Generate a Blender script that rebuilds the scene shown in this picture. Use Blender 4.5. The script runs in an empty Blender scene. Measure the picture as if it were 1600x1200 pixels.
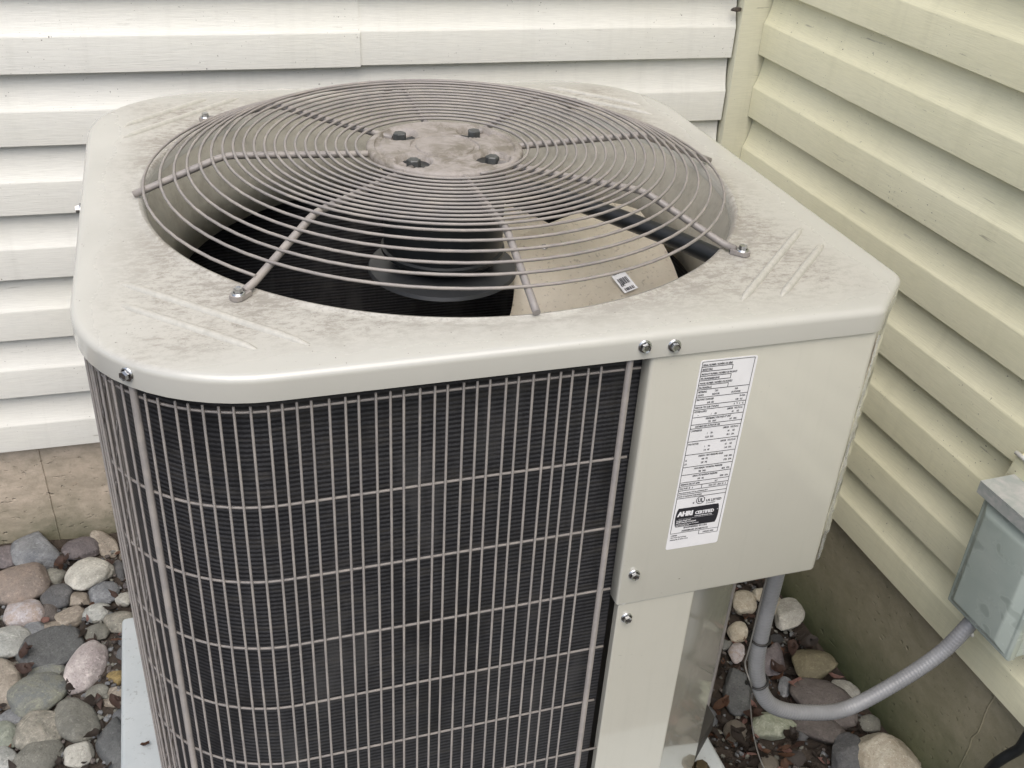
import bpy, bmesh, math, random
from mathutils import Vector, Matrix, noise
random.seed(7)
R_=math.radians
SC=bpy.context.scene
COL=SC.collection
PI=math.pi

# ------------------------------------------------------------------ camera
ZC=1.42
CAM=((0.960908,-0.271666,0.053424),(-0.099944,-0.520298,-0.848116),(0.258201,0.809622,-0.52711))
cd=bpy.data.cameras.new('camera'); cam=bpy.data.objects.new('camera',cd); COL.objects.link(cam)
r0,r1,r2=[Vector(v) for v in CAM]
M=Matrix((r0,-r1,-r2)).transposed().to_4x4()
M.translation=Vector((0,0,ZC)); cam.matrix_world=M
cd.sensor_width=36; cd.lens=36*1631.578/1600; cd.clip_start=.02; cd.clip_end=500
SC.camera=cam
# ------------------------------------------------------------------ sky and sun
SUN_EL,SUN_AZ=R_(61),R_(194)       # azimuth clockwise from +Y
w=bpy.data.worlds.new('World'); SC.world=w; w.use_nodes=True
nt=w.node_tree; nt.nodes.clear()
out=nt.nodes.new('ShaderNodeOutputWorld'); bg=nt.nodes.new('ShaderNodeBackground')
sk=nt.nodes.new('ShaderNodeTexSky'); sk.sky_type='NISHITA'; sk.sun_disc=False
sk.sun_elevation=SUN_EL; sk.sun_rotation=SUN_AZ; sk.air_density=1.0; sk.dust_density=4.0; sk.ozone_density=1.0
hs=nt.nodes.new('ShaderNodeHueSaturation'); hs.inputs['Saturation'].default_value=.85
nt.links.new(sk.outputs[0],hs.inputs['Color']); nt.links.new(hs.outputs[0],bg.inputs[0]); nt.links.new(bg.outputs[0],out.inputs[0])
bg.inputs[1].default_value=.12
sl=bpy.data.lights.new('sun','SUN'); so=bpy.data.objects.new('sun',sl); COL.objects.link(so)
sl.energy=1.0; sl.angle=R_(62); sl.color=(1,.98,.945)
sd=Vector((math.sin(SUN_AZ)*math.cos(SUN_EL),math.cos(SUN_AZ)*math.cos(SUN_EL),math.sin(SUN_EL)))
so.rotation_euler=sd.to_track_quat('Z','Y').to_euler()
vs=SC.view_settings; vs.view_transform='Standard'; vs.look='None'; vs.gamma=1; vs.use_curve_mapping=False
vs.exposure=0.85

# ------------------------------------------------------------------ helpers
def obj(name,bm,m=None,parent=None,smooth=False,mesh=None):
    if mesh is None:
        mesh=bpy.data.meshes.new(name); bm.to_mesh(mesh); bm.free()
        if m:
            for q in (m if isinstance(m,(list,tuple)) else [m]): mesh.materials.append(q)
        if smooth:
            for p in mesh.polygons: p.use_smooth=True
            if smooth!=True: mesh.set_sharp_from_angle(angle=R_(smooth))
    o=bpy.data.objects.new(name,mesh); COL.objects.link(o)
    if parent: o.parent=parent
    return o
def inst(name,mesh,loc,rot=(0,0,0),parent=None):
    o=bpy.data.objects.new(name,mesh); COL.objects.link(o); o.location=loc; o.rotation_euler=rot
    if parent: o.parent=parent
    return o
def empty(name,loc,rz=0):
    o=bpy.data.objects.new(name,None); COL.objects.link(o); o.location=loc; o.rotation_euler=(0,0,rz); o.empty_display_size=.05; return o
def tag(o,label,cat,group=None):
    o['label']=label; o['category']=cat
    if group: o['group']=group
    return o
def kind(o,k): o['kind']=k; return o
def prism(bm,poly,z0,z1,mi=0):
    a=[bm.verts.new((x,y,z0)) for x,y in poly]; b=[bm.verts.new((x,y,z1)) for x,y in poly]; n=len(poly)
    fs=[bm.faces.new(a[::-1]),bm.faces.new(b)]
    for i in range(n): fs.append(bm.faces.new((a[i],a[(i+1)%n],b[(i+1)%n],b[i])))
    for f in fs: f.material_index=mi
    return fs
def box(bm,c,s,rot=None):
    g=bmesh.ops.create_cube(bm,size=1)['verts']
    m=Matrix.Translation(c)@(rot.to_4x4() if rot else Matrix.Identity(4))@Matrix.Diagonal((*s,1))
    bmesh.ops.transform(bm,matrix=m,verts=g); return g
def bevel(bm,w,seg=2,ang=30):
    bm.normal_update()
    es=[e for e in bm.edges if len(e.link_faces)==2 and e.calc_face_angle(0)>R_(ang)]
    bmesh.ops.bevel(bm,geom=es,offset=w,segments=seg,affect='EDGES',profile=.5)
def tube(bm,pts,r,n=8,caps=True,closed=False,rf=None):
    pts=[Vector(p) for p in pts]; N=len(pts); rings=[]; prev=None
    for i,p in enumerate(pts):
        if closed: t=(pts[(i+1)%N]-pts[i-1])
        else: t=(pts[min(i+1,N-1)]-pts[max(i-1,0)])
        t.normalize()
        if prev is None:
            up=Vector((0,0,1)) if abs(t.z)<.9 else Vector((1,0,0))
            u=t.cross(up).normalized()
        else:
            u=(prev-t*prev.dot(t)).normalized()
        prev=u; v=t.cross(u); rr=rf(i) if rf else r
        rings.append([bm.verts.new(p+rr*(math.cos(2*PI*k/n)*u+math.sin(2*PI*k/n)*v)) for k in range(n)])
    for i in range(N if closed else N-1):
        a,b=rings[i],rings[(i+1)%N]
        for k in range(n): bm.faces.new((a[k],a[(k+1)%n],b[(k+1)%n],b[k])).smooth=True
    if caps and not closed: bm.faces.new(rings[0][::-1]); bm.faces.new(rings[-1])
def lathe(bm,prof,n=32,smooth=True,close=False):
    rs=[]
    for r,z in prof:
        rs.append([bm.verts.new((r*math.cos(2*PI*k/n),r*math.sin(2*PI*k/n),z)) for k in range(n)] if r>1e-6 else [bm.verts.new((0,0,z))])
    for a,b in zip(rs,rs[1:]):
        for k in range(n):
            k2=(k+1)%n
            if len(a)==1: f=bm.faces.new((a[0],b[k],b[k2])) if True else None
            elif len(b)==1: f=bm.faces.new((a[k],a[k2],b[0]))
            else: f=bm.faces.new((a[k],a[k2],b[k2],b[k]))
            f.smooth=smooth
def catmull(pts,n=8):
    P=[Vector(p) for p in pts]; P=[2*P[0]-P[1]]+P+[2*P[-1]-P[-2]]; o=[]
    for i in range(1,len(P)-2):
        for k in range(n):
            t=k/n; a,b,c,d=P[i-1:i+3]
            o.append(.5*((2*b)+(c-a)*t+(2*a-5*b+4*c-d)*t*t+(3*b-a-3*c+d)*t**3))
    o.append(P[-2]); return o
def screw_mesh(m,r=.0063,name='screw'):
    bm=bmesh.new()   # hex washer head, axis +Z
    lathe(bm,[(0,0),(r,0),(r,r*.16),(r*.93,r*.24),(r*.72,r*.26)],20)
    h=[bm.verts.new((r*.70*math.cos(PI*k/3),r*.70*math.sin(PI*k/3),r*.24)) for k in range(6)]
    t=[bm.verts.new((r*.66*math.cos(PI*k/3),r*.66*math.sin(PI*k/3),r*.86)) for k in range(6)]
    d=[bm.verts.new((r*.42*math.cos(PI*k/3),r*.42*math.sin(PI*k/3),r*.78)) for k in range(6)]
    for k in range(6):
        k2=(k+1)%6
        bm.faces.new((h[k],h[k2],t[k2],t[k])); bm.faces.new((t[k],t[k2],d[k2],d[k]))
    bm.faces.new(d)
    me=bpy.data.meshes.new(name); bm.to_mesh(me); bm.free(); me.materials.append(m); return me

# ------------------------------------------------------------------ materials
class NB:
    def __init__(s,name):
        s.m=bpy.data.materials.new(name); s.m.use_nodes=True; s.t=s.m.node_tree
        s.b=s.t.nodes['Principled BSDF']; s.tc=None; s._oi=None
    def n(s,t,**k):
        q=s.t.nodes.new(t)
        for a,b in k.items():
            if a in q.inputs: q.inputs[a].default_value=b
            else: setattr(q,a,b)
        return q
    def l(s,a,b): s.t.links.new(a,b)
    def oi(s):
        if not s._oi: s._oi=s.n('ShaderNodeObjectInfo')
        return s._oi
    def vec(s,scale=(1,1,1),space='Object',rnd=0,rot=(0,0,0)):
        tc=s.n('ShaderNodeTexCoord'); mp=s.n('ShaderNodeMapping'); mp.inputs['Scale'].default_value=scale; mp.inputs['Rotation'].default_value=rot
        v=tc.outputs[space]
        if rnd:
            ml=s.n('ShaderNodeMath',operation='MULTIPLY'); s.l(s.oi().outputs['Random'],ml.inputs[0]); ml.inputs[1].default_value=rnd
            ad=s.n('ShaderNodeVectorMath',operation='ADD'); s.l(v,ad.inputs[0]); s.l(ml.outputs[0],ad.inputs[1]); v=ad.outputs[0]
        s.l(v,mp.inputs['Vector']); return mp.outputs[0]
    def noise(s,v,scale,detail=4,rough=.55,dist=0):
        q=s.n('ShaderNodeTexNoise',Scale=scale,Detail=detail,Roughness=rough,Distortion=dist); s.l(v,q.inputs['Vector']); return q.outputs['Fac']
    def ramp(s,f,stops):
        q=s.n('ShaderNodeValToRGB'); e=q.color_ramp.elements
        while len(e)<len(stops): e.new(.5)
        for a,(p,c) in zip(e,stops):
            a.position=p; a.color=(*c,1) if isinstance(c,tuple) else (c,c,c,1)
        s.l(f,q.inputs[0]); return q.outputs[0]
    def mix(s,f,a,b,mode='MIX'):
        q=s.n('ShaderNodeMix',data_type='RGBA',blend_type=mode)
        for k,v in ((0,f),(6,a),(7,b)):
            if hasattr(v,'links'): s.l(v,q.inputs[k])
            elif isinstance(v,(int,float)): q.inputs[k].default_value=v if k==0 else (v,v,v,1)
            else: q.inputs[k].default_value=(*v,1)
        return q.outputs[2]
    def math(s,op,a,b=None,clamp=False):
        q=s.n('ShaderNodeMath',operation=op); q.use_clamp=clamp
        for k,v in ((0,a),(1,b)):
            if v is None: continue
            if hasattr(v,'links'): s.l(v,q.inputs[k])
            else: q.inputs[k].default_value=v
        return q.outputs[0]
    def sep(s,v):
        q=s.n('ShaderNodeSeparateXYZ'); s.l(v,q.inputs[0]); return q.outputs
    def set(s,**k):
        for a,v in k.items():
            i=s.b.inputs[a.replace('_',' ')]
            if hasattr(v,'links'): s.l(v,i)
            elif isinstance(v,tuple): i.default_value=(*v,1) if len(v)==3 else v
            else: i.default_value=v
        return s
    def bump(s,h,strength=.3,dist=.001):
        q=s.n('ShaderNodeBump',Strength=strength,Distance=dist); s.l(h,q.inputs['Height']); s.l(q.outputs[0],s.b.inputs['Normal']); return s

def siding_mat(name,base,tint,green):
    b=NB(name)
    st=b.vec((4,60,60),rnd=37)          # object X runs along the panel
    g=b.noise(st,9,5,.6); big=b.noise(b.vec((1,2.2,2.2),rnd=11),2.2,4,.6)
    blot=b.noise(b.vec((1.6,5,5),rnd=19),5,5,.65)
    c=b.mix(b.ramp(big,[(.35,0),(.7,1)]),base,tint)
    c=b.mix(b.math('MULTIPLY',b.ramp(blot,[(.5,0),(.75,1)]),green),c,(.38,.40,.24))
    c=b.mix(b.ramp(g,[(.3,.3),(.6,0)]),c,tuple(x*.72 for x in base))
    runs=b.noise(b.vec((34,3,3),rnd=23),1,4,.7); c=b.mix(b.ramp(runs,[(.52,0),(.74,.22)]),c,tuple(x*.72 for x in tint))
    scr=b.noise(b.vec((14,150,150),rnd=31),1,2,.5); c=b.mix(b.math('MULTIPLY',b.ramp(scr,[(.71,0),(.74,.55)]),b.ramp(blot,[(.5,0),(.62,1)])),c,(.22,.20,.16))
    sp=b.noise(b.vec((1,1,1),rnd=53),260,1,.5)
    spm=b.noise(b.vec((1,1,1),rnd=5),7,2,.5)
    c=b.mix(b.math('MULTIPLY',b.ramp(sp,[(.745,0),(.77,1)]),b.ramp(spm,[(.45,0),(.62,.85)])),c,(.06,.05,.04))
    b.set(Base_Color=c,Roughness=.42,Specular_IOR_Level=.4)
    b.bump(g,.5,.0008); return b.m
M_SIDE=siding_mat('vinyl siding white',(.715,.712,.668),(.70,.692,.628),.03)
M_SIDE2=siding_mat('vinyl siding cream light tint and algae',(.765,.74,.545),(.73,.70,.49),.16)  # back wall's siding with yellowish light put into the colour, plus algae blotches
M_POST=siding_mat('vinyl corner post',(.72,.70,.54),(.68,.66,.5),.1)

def concrete_mat():
    b=NB('foundation concrete')
    v=b.vec((1,1,1),'Object'); big=b.noise(v,3.2,6,.62); fine=b.noise(v,40,6,.7); pit=b.noise(b.vec((1,1,1.6)),34,2,.5)
    c=b.mix(b.ramp(big,[(.3,0),(.72,1)]),(.52,.435,.345),(.60,.52,.425))
    mott=b.noise(b.vec((1,1,2.2)),13,7,.72,.6); c=b.mix(b.ramp(mott,[(.36,.55),(.56,0)]),c,(.27,.235,.18)); c=b.mix(b.ramp(fine,[(.3,.5),(.6,0)]),c,(.26,.23,.17))
    rust=b.noise(b.vec((1,1,1)),9,5,.7)
    c=b.mix(b.ramp(rust,[(.62,0),(.78,.4)]),c,(.36,.17,.09))
    # algae rising from the soil; height is object Z
    z=b.sep(b.vec())[2]; h=b.math('ADD',z,b.math('MULTIPLY',b.noise(v,11,6,.7),.12))
    moss=b.ramp(h,[(.05,.92),(.20,0)]); film=b.ramp(h,[(.1,1),(.34,0)])
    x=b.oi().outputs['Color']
    right_tone=b.sep(x)[0]          # 1 on the right wall (darker, greener tone), 0 on the back wall
    c=b.mix(b.math('MULTIPLY',right_tone,.62),c,(.215,.20,.115))
    c=b.mix(b.math('MULTIPLY',b.math('MULTIPLY',film,.5),b.math('ADD',b.math('MULTIPLY',right_tone,.85),.15)),c,(.17,.175,.085))
    c=b.mix(moss,c,(.045,.065,.022))
    b.set(Base_Color=c,Roughness=.9)
    pit2=b.noise(b.vec((1,1,1.9)),75,2,.5); hh=b.math('SUBTRACT',b.math('SUBTRACT',b.math('MULTIPLY',fine,.5),b.ramp(pit,[(.70,0),(.77,.8)])),b.ramp(pit2,[(.66,0),(.73,.6)]))
    b.bump(hh,.75,.005); return b.m
M_CONC=concrete_mat()

def paint(name,col,rough=.3,dirt=0.0,spec=.5,metal=0):
    b=NB(name); v=b.vec(); n=b.noise(v,8,5,.6); f=b.noise(v,900,1,.5)
    runs=b.noise(b.vec((1,1,.045)),75,4,.65); dusty=b.noise(v,21,6,.7); sc=b.noise(b.vec((1,1,2.5),rot=(.3,.2,.4)),170,2,.5); scm=b.noise(v,11,3,.6)
    c=b.mix(b.ramp(n,[(.3,.12),(.7,0)]),col,tuple(x*.82 for x in col))
    c=b.mix(b.ramp(runs,[(.54,0),(.72,.13)]),c,tuple(x*.74 for x in col))
    c=b.mix(b.ramp(dusty,[(.5,0),(.75,.07)]),c,(.40,.36,.30))
    c=b.mix(b.math('MULTIPLY',b.ramp(sc,[(.71,0),(.745,.8)]),b.ramp(scm,[(.56,0),(.66,1)])),c,(.16,.14,.12))
    if dirt: c=b.mix(b.math('MULTIPLY',b.ramp(b.noise(v,55,7,.72),[(.48,0),(.66,1)]),dirt),c,(.19,.165,.13))
    b.set(Base_Color=c,Roughness=b.ramp(dusty,[(.25,rough*.92),(.75,rough*1.15)]),Specular_IOR_Level=spec,Metallic=metal)
    wob=b.noise(b.vec((1,1,1)),5,2,.5); b.bump(b.math('ADD',b.math('MULTIPLY',wob,6),b.math('MULTIPLY',f,.15)),.18,.0011); return b.m
BEIGE=(.465,.46,.42)
M_PANEL=paint('beige enamel panel',(.53,.52,.455),.22)
M_PANEL.node_tree.nodes['Principled BSDF'].inputs['Coat Weight'].default_value=1.0
M_PANEL.node_tree.nodes['Principled BSDF'].inputs['Coat Roughness'].default_value=.05
def cap_mat():
    b=NB('beige enamel cap with grime'); v=b.vec(); x,y,z=b.sep(v)
    base=BEIGE
    n=b.noise(v,6,5,.6); c=b.mix(b.ramp(n,[(.3,0),(.7,1)]),base,tuple(q*.93 for q in base))
    # grime lies on the flat top, away from the rolled edge; streaky and speckled
    ax=b.math('ABSOLUTE',x); ay=b.math('ABSOLUTE',y); mx=b.math('MAXIMUM',ax,ay)
    edge=b.ramp(b.math('ADD',mx,b.math('MULTIPLY',b.math('SUBTRACT',n,.5),.07)),[(.312,1),(.374,0)])
    up=b.ramp(z,[(.8155,0),(.8195,1)])
    cl=b.noise(v,7.5,5,.65); f1=b.noise(b.vec((1,1.9,1),rot=(0,0,.35)),85,9,.82,.25); f2=b.noise(b.vec((1.8,1,1),rot=(0,0,-.4)),150,6,.75,.2)
    rad=b.n('ShaderNodeVectorMath',operation='LENGTH'); cx3=b.n('ShaderNodeCombineXYZ'); b.l(x,cx3.inputs[0]); b.l(y,cx3.inputs[1]); b.l(cx3.outputs[0],rad.inputs[0])
    near=b.ramp(rad.outputs['Value'],[(.33,.055),(.37,.03),(.44,.0)])
    dens=b.math('ADD',b.ramp(cl,[(.34,.0),(.62,.11)]),near)
    g1=b.ramp(b.math('ADD',f1,dens),[(.535,0),(.66,1)]); g2=b.ramp(b.math('ADD',f2,b.math('MULTIPLY',dens,.7)),[(.58,0),(.70,1)])
    g=b.math('MULTIPLY',b.math('MULTIPLY',b.math('MAXIMUM',g1,b.math('MULTIPLY',g2,.75)),edge),up)
    film=b.math('MULTIPLY',b.math('MULTIPLY',edge,up),b.ramp(cl,[(.3,.32),(.62,.66)]))
    c=b.mix(film,c,(.40,.375,.33))
    c=b.mix(b.math('MULTIPLY',g,.74),c,(.205,.188,.16))
    sp=b.noise(v,330,1,.5); c=b.mix(b.math('MULTIPLY',b.ramp(sp,[(.77,0),(.80,.85)]),up),c,(.07,.06,.05))
    gd=b.math('MULTIPLY',b.math('MAXIMUM',g,film),.45)
    b.set(Base_Color=c,Roughness=b.math('ADD',.24,gd),Specular_IOR_Level=.5,Coat_Weight=b.math('SUBTRACT',.6,b.math('MULTIPLY',gd,1.6),True),Coat_Roughness=.1)
    b.bump(b.noise(v,420,3,.6),.10,.0005); return b.m
M_CAP=cap_mat()
def wire_mat(name,col,dust):
    b=NB(name); v=b.vec((1,1,1),rnd=3); n=b.noise(v,38,6,.7)
    c=b.mix(b.ramp(n,[(.42,0),(.66,dust)]),col,(.40,.36,.31))
    b.set(Base_Color=c,Roughness=b.ramp(n,[(.3,.32),(.7,.6)]),Specular_IOR_Level=.5); return b.m
M_GRILL=wire_mat('taupe coated wire',(.225,.208,.198),.45)
M_RODX=wire_mat('taupe coated grille rod',(.18,.167,.159),.25)
def hub_mat():
    b=NB('taupe plastic hub with dust'); v=b.vec(); n=b.noise(v,46,8,.75,.6); n2=b.noise(v,14,3,.6)
    m=b.math('MULTIPLY',b.ramp(n,[(.42,0),(.58,1)]),b.ramp(n2,[(.34,.25),(.55,1)]))
    c=b.mix(m,(.295,.268,.248),(.15,.132,.105)); b.set(Base_Color=c,Roughness=.55); b.bump(n,.15,.0008); return b.m
M_HUB=hub_mat()
def simple(name,col,rough=.5,metal=0,spec=.5,var=.15,vs_=40,bumpd=0):
    b=NB(name); n=b.noise(b.vec((1,1,1),rnd=9),vs_,5,.65)
    c=b.mix(b.ramp(n,[(.3,1),(.7,0)]),col,tuple(x*(1-var) for x in col))
    b.set(Base_Color=c,Roughness=rough,Metallic=metal,Specular_IOR_Level=spec)
    if bumpd: b.bump(n,.5,bumpd)
    return b.m
M_ZINC=simple('zinc plated screw',(.62,.63,.64),.27,1,var=.4,vs_=300)
M_BOLT=simple('dark oxide bolt',(.085,.09,.09),.45,.3,var=.4,vs_=200)
M_GREYSTEEL=simple('dull grey steel',(.055,.058,.062),.35,.3)
M_BRASS=simple('brown oxidised bolt',(.10,.075,.04),.5,.5,var=.4,vs_=150)
M_BLACK=simple('black rubber hose',(.016,.018,.019),.42,0,var=.3)
M_MOTOR=simple('black motor shell',(.022,.025,.027),.35,.2,var=.35)
M_DARKIN=simple('dark base pan',(.05,.047,.042),.6)
M_PIPE=simple('grey liquid tight conduit',(.235,.24,.25),.4,0,var=.25,vs_=25)
M_TIE=simple('black nylon tie',(.012,.012,.012),.4)
M_WHITEP=simple('white plastic',(.72,.71,.66),.4)
M_RIB=simple('beige enamel rib',(.47,.458,.41),.34,var=.22,vs_=160)
M_LABEL=simple('white label stock',(.80,.80,.815),.36,var=.10,vs_=30)
M_INK=simple('black label ink',(.022,.022,.028),.45,var=.1)
M_INKW=simple('white reversed print',(.78,.78,.80),.4,var=.03)
M_GREYWIRE=simple('thin grey cable',(.16,.155,.145),.5)
def blade_mat():
    b=NB('dusty aluminium fan blade'); v=b.vec(rnd=4); n=b.noise(v,30,7,.7); s=b.noise(v,190,3,.6)
    c=b.mix(b.ramp(n,[(.35,0),(.7,1)]),(.84,.78,.66),(.74,.68,.56)); c=b.mix(b.ramp(s,[(.6,0),(.7,.5)]),c,(.3,.26,.2))
    b.set(Base_Color=c,Roughness=.33,Metallic=.1); return b.m
M_BLADE=blade_mat()
M_SHROUD=paint('beige shroud',(.47,.45,.385),.35,.35)
def coil_mat():
    b=NB('black condenser fin'); v=b.vec(); x,y,z=b.sep(v)
    w1=b.n('ShaderNodeTexWave',wave_type='BANDS',bands_direction='Z'); w1.inputs['Scale'].default_value=62; w1.inputs['Distortion'].default_value=1.2; w1.inputs['Detail'].default_value=2; w1.inputs['Detail Scale'].default_value=6; b.l(v,w1.inputs[0])
    tube_rows=b.ramp(w1.outputs['Fac'],[(.25,0),(.85,1)])
    fin=b.noise(b.vec((260,260,18)),1,2,.6); dust=b.noise(b.vec((5,5,40)),3,6,.7); fluff=b.noise(v,140,3,.6)
    c=b.mix(tube_rows,(.012,.0122,.014),(.058,.059,.064)); c=b.mix(b.ramp(fin,[(.35,.35),(.7,0)]),c,(.014,.014,.016))
    c=b.mix(b.ramp(dust,[(.5,0),(.72,.45)]),c,(.085,.078,.068)); dent=b.noise(b.vec((16,16,5)),1,3,.6); c=b.mix(b.ramp(dent,[(.56,0),(.68,.5)]),c,(.075,.074,.074)); c=b.mix(b.ramp(dent,[(.32,.6),(.44,0)]),c,(.009,.009,.010))
    c=b.mix(b.ramp(fluff,[(.74,0),(.8,.5)]),c,(.16,.15,.13))
    b.set(Base_Color=c,Roughness=.55,Specular_IOR_Level=.35)
    b.bump(b.math('ADD',b.math('MULTIPLY',tube_rows,.6),b.math('MULTIPLY',fin,.8)),.3,.001); return b.m
M_COIL=coil_mat()
def pad_mat():
    b=NB('grey blue equipment pad'); v=b.vec(); n=b.noise(v,7,6,.65); f=b.noise(v,160,3,.6)
    c=b.mix(b.ramp(n,[(.3,0),(.7,1)]),(.37,.405,.415),(.44,.47,.475)); c=b.mix(b.ramp(f,[(.6,0),(.72,.5)]),c,(.2,.2,.19))
    b.set(Base_Color=c,Roughness=.7); b.bump(f,.2,.001); return b.m
M_PAD=pad_mat()
def boxpaint():
    b=NB('grey green enamel, smudged'); v=b.vec(); n=b.noise(v,16,3,.5,.5); sm=b.noise(v,30,2,.45,.3); f=b.noise(v,420,2,.6)
    c=b.mix(b.ramp(n,[(.35,0),(.7,1)]),(.39,.445,.405),(.45,.50,.455)); c=b.mix(b.ramp(sm,[(.60,0),(.635,.55)]),c,(.27,.315,.28))
    c=b.mix(b.ramp(f,[(.62,0),(.7,.25)]),c,(.42,.46,.45))
    b.set(Base_Color=c,Roughness=b.ramp(sm,[(.5,.16),(.66,.4)]),Coat_Weight=.5,Coat_Roughness=.1); b.bump(f,.06,.0004); return b.m
M_DBOX=boxpaint()
def lid_mat():
    b=NB('weathered box hood'); v=b.vec(); n=b.noise(v,42,5,.7,.5)
    c=b.mix(b.ramp(n,[(.42,0),(.66,1)]),(.33,.355,.335),(.46,.45,.43)); c=b.mix(b.ramp(b.noise(v,23,5,.7),[(.64,0),(.70,.5)]),c,(.17,.10,.085))
    b.set(Base_Color=c,Roughness=.45); b.bump(n,.25,.001); return b.m
M_LID=lid_mat()
def soil_mat():
    b=NB('soil and mulch'); v=b.vec(); n=b.noise(v,22,8,.72); c=b.ramp(n,[(.3,(.022,.017,.013)),(.55,(.055,.042,.032)),(.75,(.10,.082,.065))])
    far=b.noise(v,1.3,5,.6); b.set(Base_Color=c,Roughness=.95); b.bump(n,.8,.02); return b.m
M_SOIL=soil_mat()
def film_mat():
    b=NB('clear peeling film'); n=b.noise(b.vec((1,1,.5)),60,4,.6)
    b.set(Base_Color=(.85,.86,.88),Roughness=.12,Transmission_Weight=.8,IOR=1.3,Alpha=b.ramp(n,[(.35,.25),(.65,.75)])); b.bump(n,.15,.001); return b.m
M_FILM=film_mat()
STONE={
 'bluegrey':((.235,.243,.248),(.12,.128,.137)),'purple':((.17,.15,.152),(.11,.098,.10)),'tan':((.285,.255,.21),(.185,.16,.13)),
 'white':((.47,.46,.41),(.30,.295,.26)),'brown':((.225,.185,.155),(.145,.125,.11)),'olive':((.205,.203,.175),(.13,.13,.112)),
 'dark':((.105,.105,.105),(.065,.067,.07)),'lilac':((.42,.41,.43),(.33,.25,.19)),'darkbrown':((.125,.11,.10),(.08,.07,.065)),
 'lightgrey':((.37,.375,.35),(.21,.22,.205)),'tanspeck':((.30,.28,.235),(.14,.138,.115)),'slate':((.115,.12,.118),(.075,.078,.08)),
 'pink':((.40,.365,.35),(.25,.22,.215)),'moss':((.185,.188,.145),(.115,.125,.13)),'greenish':((.22,.235,.195),(.14,.155,.125)),
 'ochre':((.30,.22,.09),(.17,.13,.06)),'cream':((.47,.44,.36),(.33,.29,.22)),'olivebrown':((.17,.15,.095),(.105,.095,.06)),
 'greenwhite':((.41,.42,.345),(.25,.28,.2)),
}
def stone_mat(name,c1,c2):
    b=NB('stone '+name); v=b.vec((1,1,1),rnd=29); n=b.noise(v,21,7,.68,.7); s=b.noise(v,260,3,.6); ve=b.noise(b.vec((1,2.2,3.4),rnd=17),26,6,.66,1.0)
    c=b.mix(b.ramp(n,[(.34,1),(.64,0)]),c1,c2); c=b.mix(b.ramp(ve,[(.57,0),(.68,.55)]),c,tuple(min(1,x*1.5) for x in c1))
    c=b.mix(b.ramp(s,[(.58,0),(.70,.6)]),c,tuple(x*.5 for x in c2)); c=b.mix(b.ramp(s,[(.30,.5),(.40,0)]),c,tuple(min(1,x*1.6+.03) for x in c1))
    mm_=b.noise(b.vec((1,1,1),rnd=41),75,7,.78); c=b.mix(b.ramp(mm_,[(.36,.6),(.5,0)]),c,c2); c=b.mix(b.ramp(mm_,[(.55,0),(.7,.5)]),c,tuple(min(1,x*1.45+.02) for x in c1)); br=b.math('ADD',.86,b.math('MULTIPLY',b.oi().outputs['Random'],.28)); c=b.mix(1.0,c,br,'MULTIPLY')
    b.set(Base_Color=c,Roughness=.68,Specular_IOR_Level=.35); md=b.noise(b.vec((1,1,1),rnd=13),85,6,.75); b.bump(b.math('ADD',b.math('ADD',n,b.math('MULTIPLY',md,.9)),b.math('MULTIPLY',s,.3)),.8,.0045); return b.m
M_ST={k:stone_mat(k,*v) for k,v in STONE.items()}
def leaf_mat(name,c1,c2):
    b=NB(name); v=b.vec(rnd=8); n=b.noise(v,60,5,.7); c=b.mix(b.ramp(n,[(.35,0),(.68,1)]),c1,c2); b.set(Base_Color=c,Roughness=.6); b.bump(n,.4,.001); return b.m
M_LEAF=[leaf_mat('dead leaf rust',(.095,.055,.042),(.055,.034,.027)),leaf_mat('dead leaf brown',(.062,.048,.039),(.033,.026,.021)),leaf_mat('dead leaf orange',(.16,.085,.05),(.09,.045,.03)),leaf_mat('dead leaf pink',(.30,.17,.14),(.2,.11,.09))]

# ------------------------------------------------------------------ ground
def gh(x,y):
    t=min(1,max(0,(x-.05)/.5)); t=t*t*(3-2*t); return .035*(1-t)
bm=bmesh.new()
xs=[-60,-8,-3]+[-1.5+.06*i for i in range(56)]+[3,8,60]; ys=[-60,-8,-2]+[.3+.06*i for i in range(26)]+[3,8,60]
gv=[[bm.verts.new((x,y,(gh(x,y)+.012*noise.noise(Vector((x*9,y*9,0))) if -1.5<=x<=1.8 and .3<=y<=1.81 else .0+ .035*(x<=-1.5)))) for x in xs] for y in ys]
for j in range(len(ys)-1):
    for i in range(len(xs)-1): bm.faces.new((gv[j][i],gv[j][i+1],gv[j+1][i+1],gv[j+1][i]))
kind(obj('ground',bm,M_SOIL,smooth=True),'structure')

# ------------------------------------------------------------------ house walls (dutch-lap vinyl courses on a poured foundation)
CH=.1139
def lap_profile():
    # (outward offset, height above the course's bottom edge); 0 = outer face
    return [(0,0),(0,.0520),(-.0004,.0540),(-.0016,.0562),(-.0050,.0640),(-.0084,.0750),(-.0108,.0870),(-.0123,.1000),(-.0130,.1220),(-.0175,.122),(-.0175,-.002),(-.0115,-.002),(-.0100,.0),(-.0085,.0035),(-.0025,.0035),(-.0012,-.0012)]
def lap_panel(L,bend=0):
    bm=bmesh.new(); pr=lap_profile(); n=max(2,int(L/.12)); rows=[]
    for i in range(n+1):
        s=L*i/n; rows.append([bm.verts.new((s,-o,z+.0013*noise.noise(Vector((s*3,bend,z*4))))) for o,z in pr])
    k=len(pr)
    for a,b in zip(rows,rows[1:]):
        for i in range(k): bm.faces.new((a[i],b[i],b[(i+1)%k],a[(i+1)%k]))
    bm.faces.new(rows[0]); bm.faces.new(rows[-1][::-1])
    bmesh.ops.recalc_face_normals(bm,faces=bm.faces)
    return bm
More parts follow.
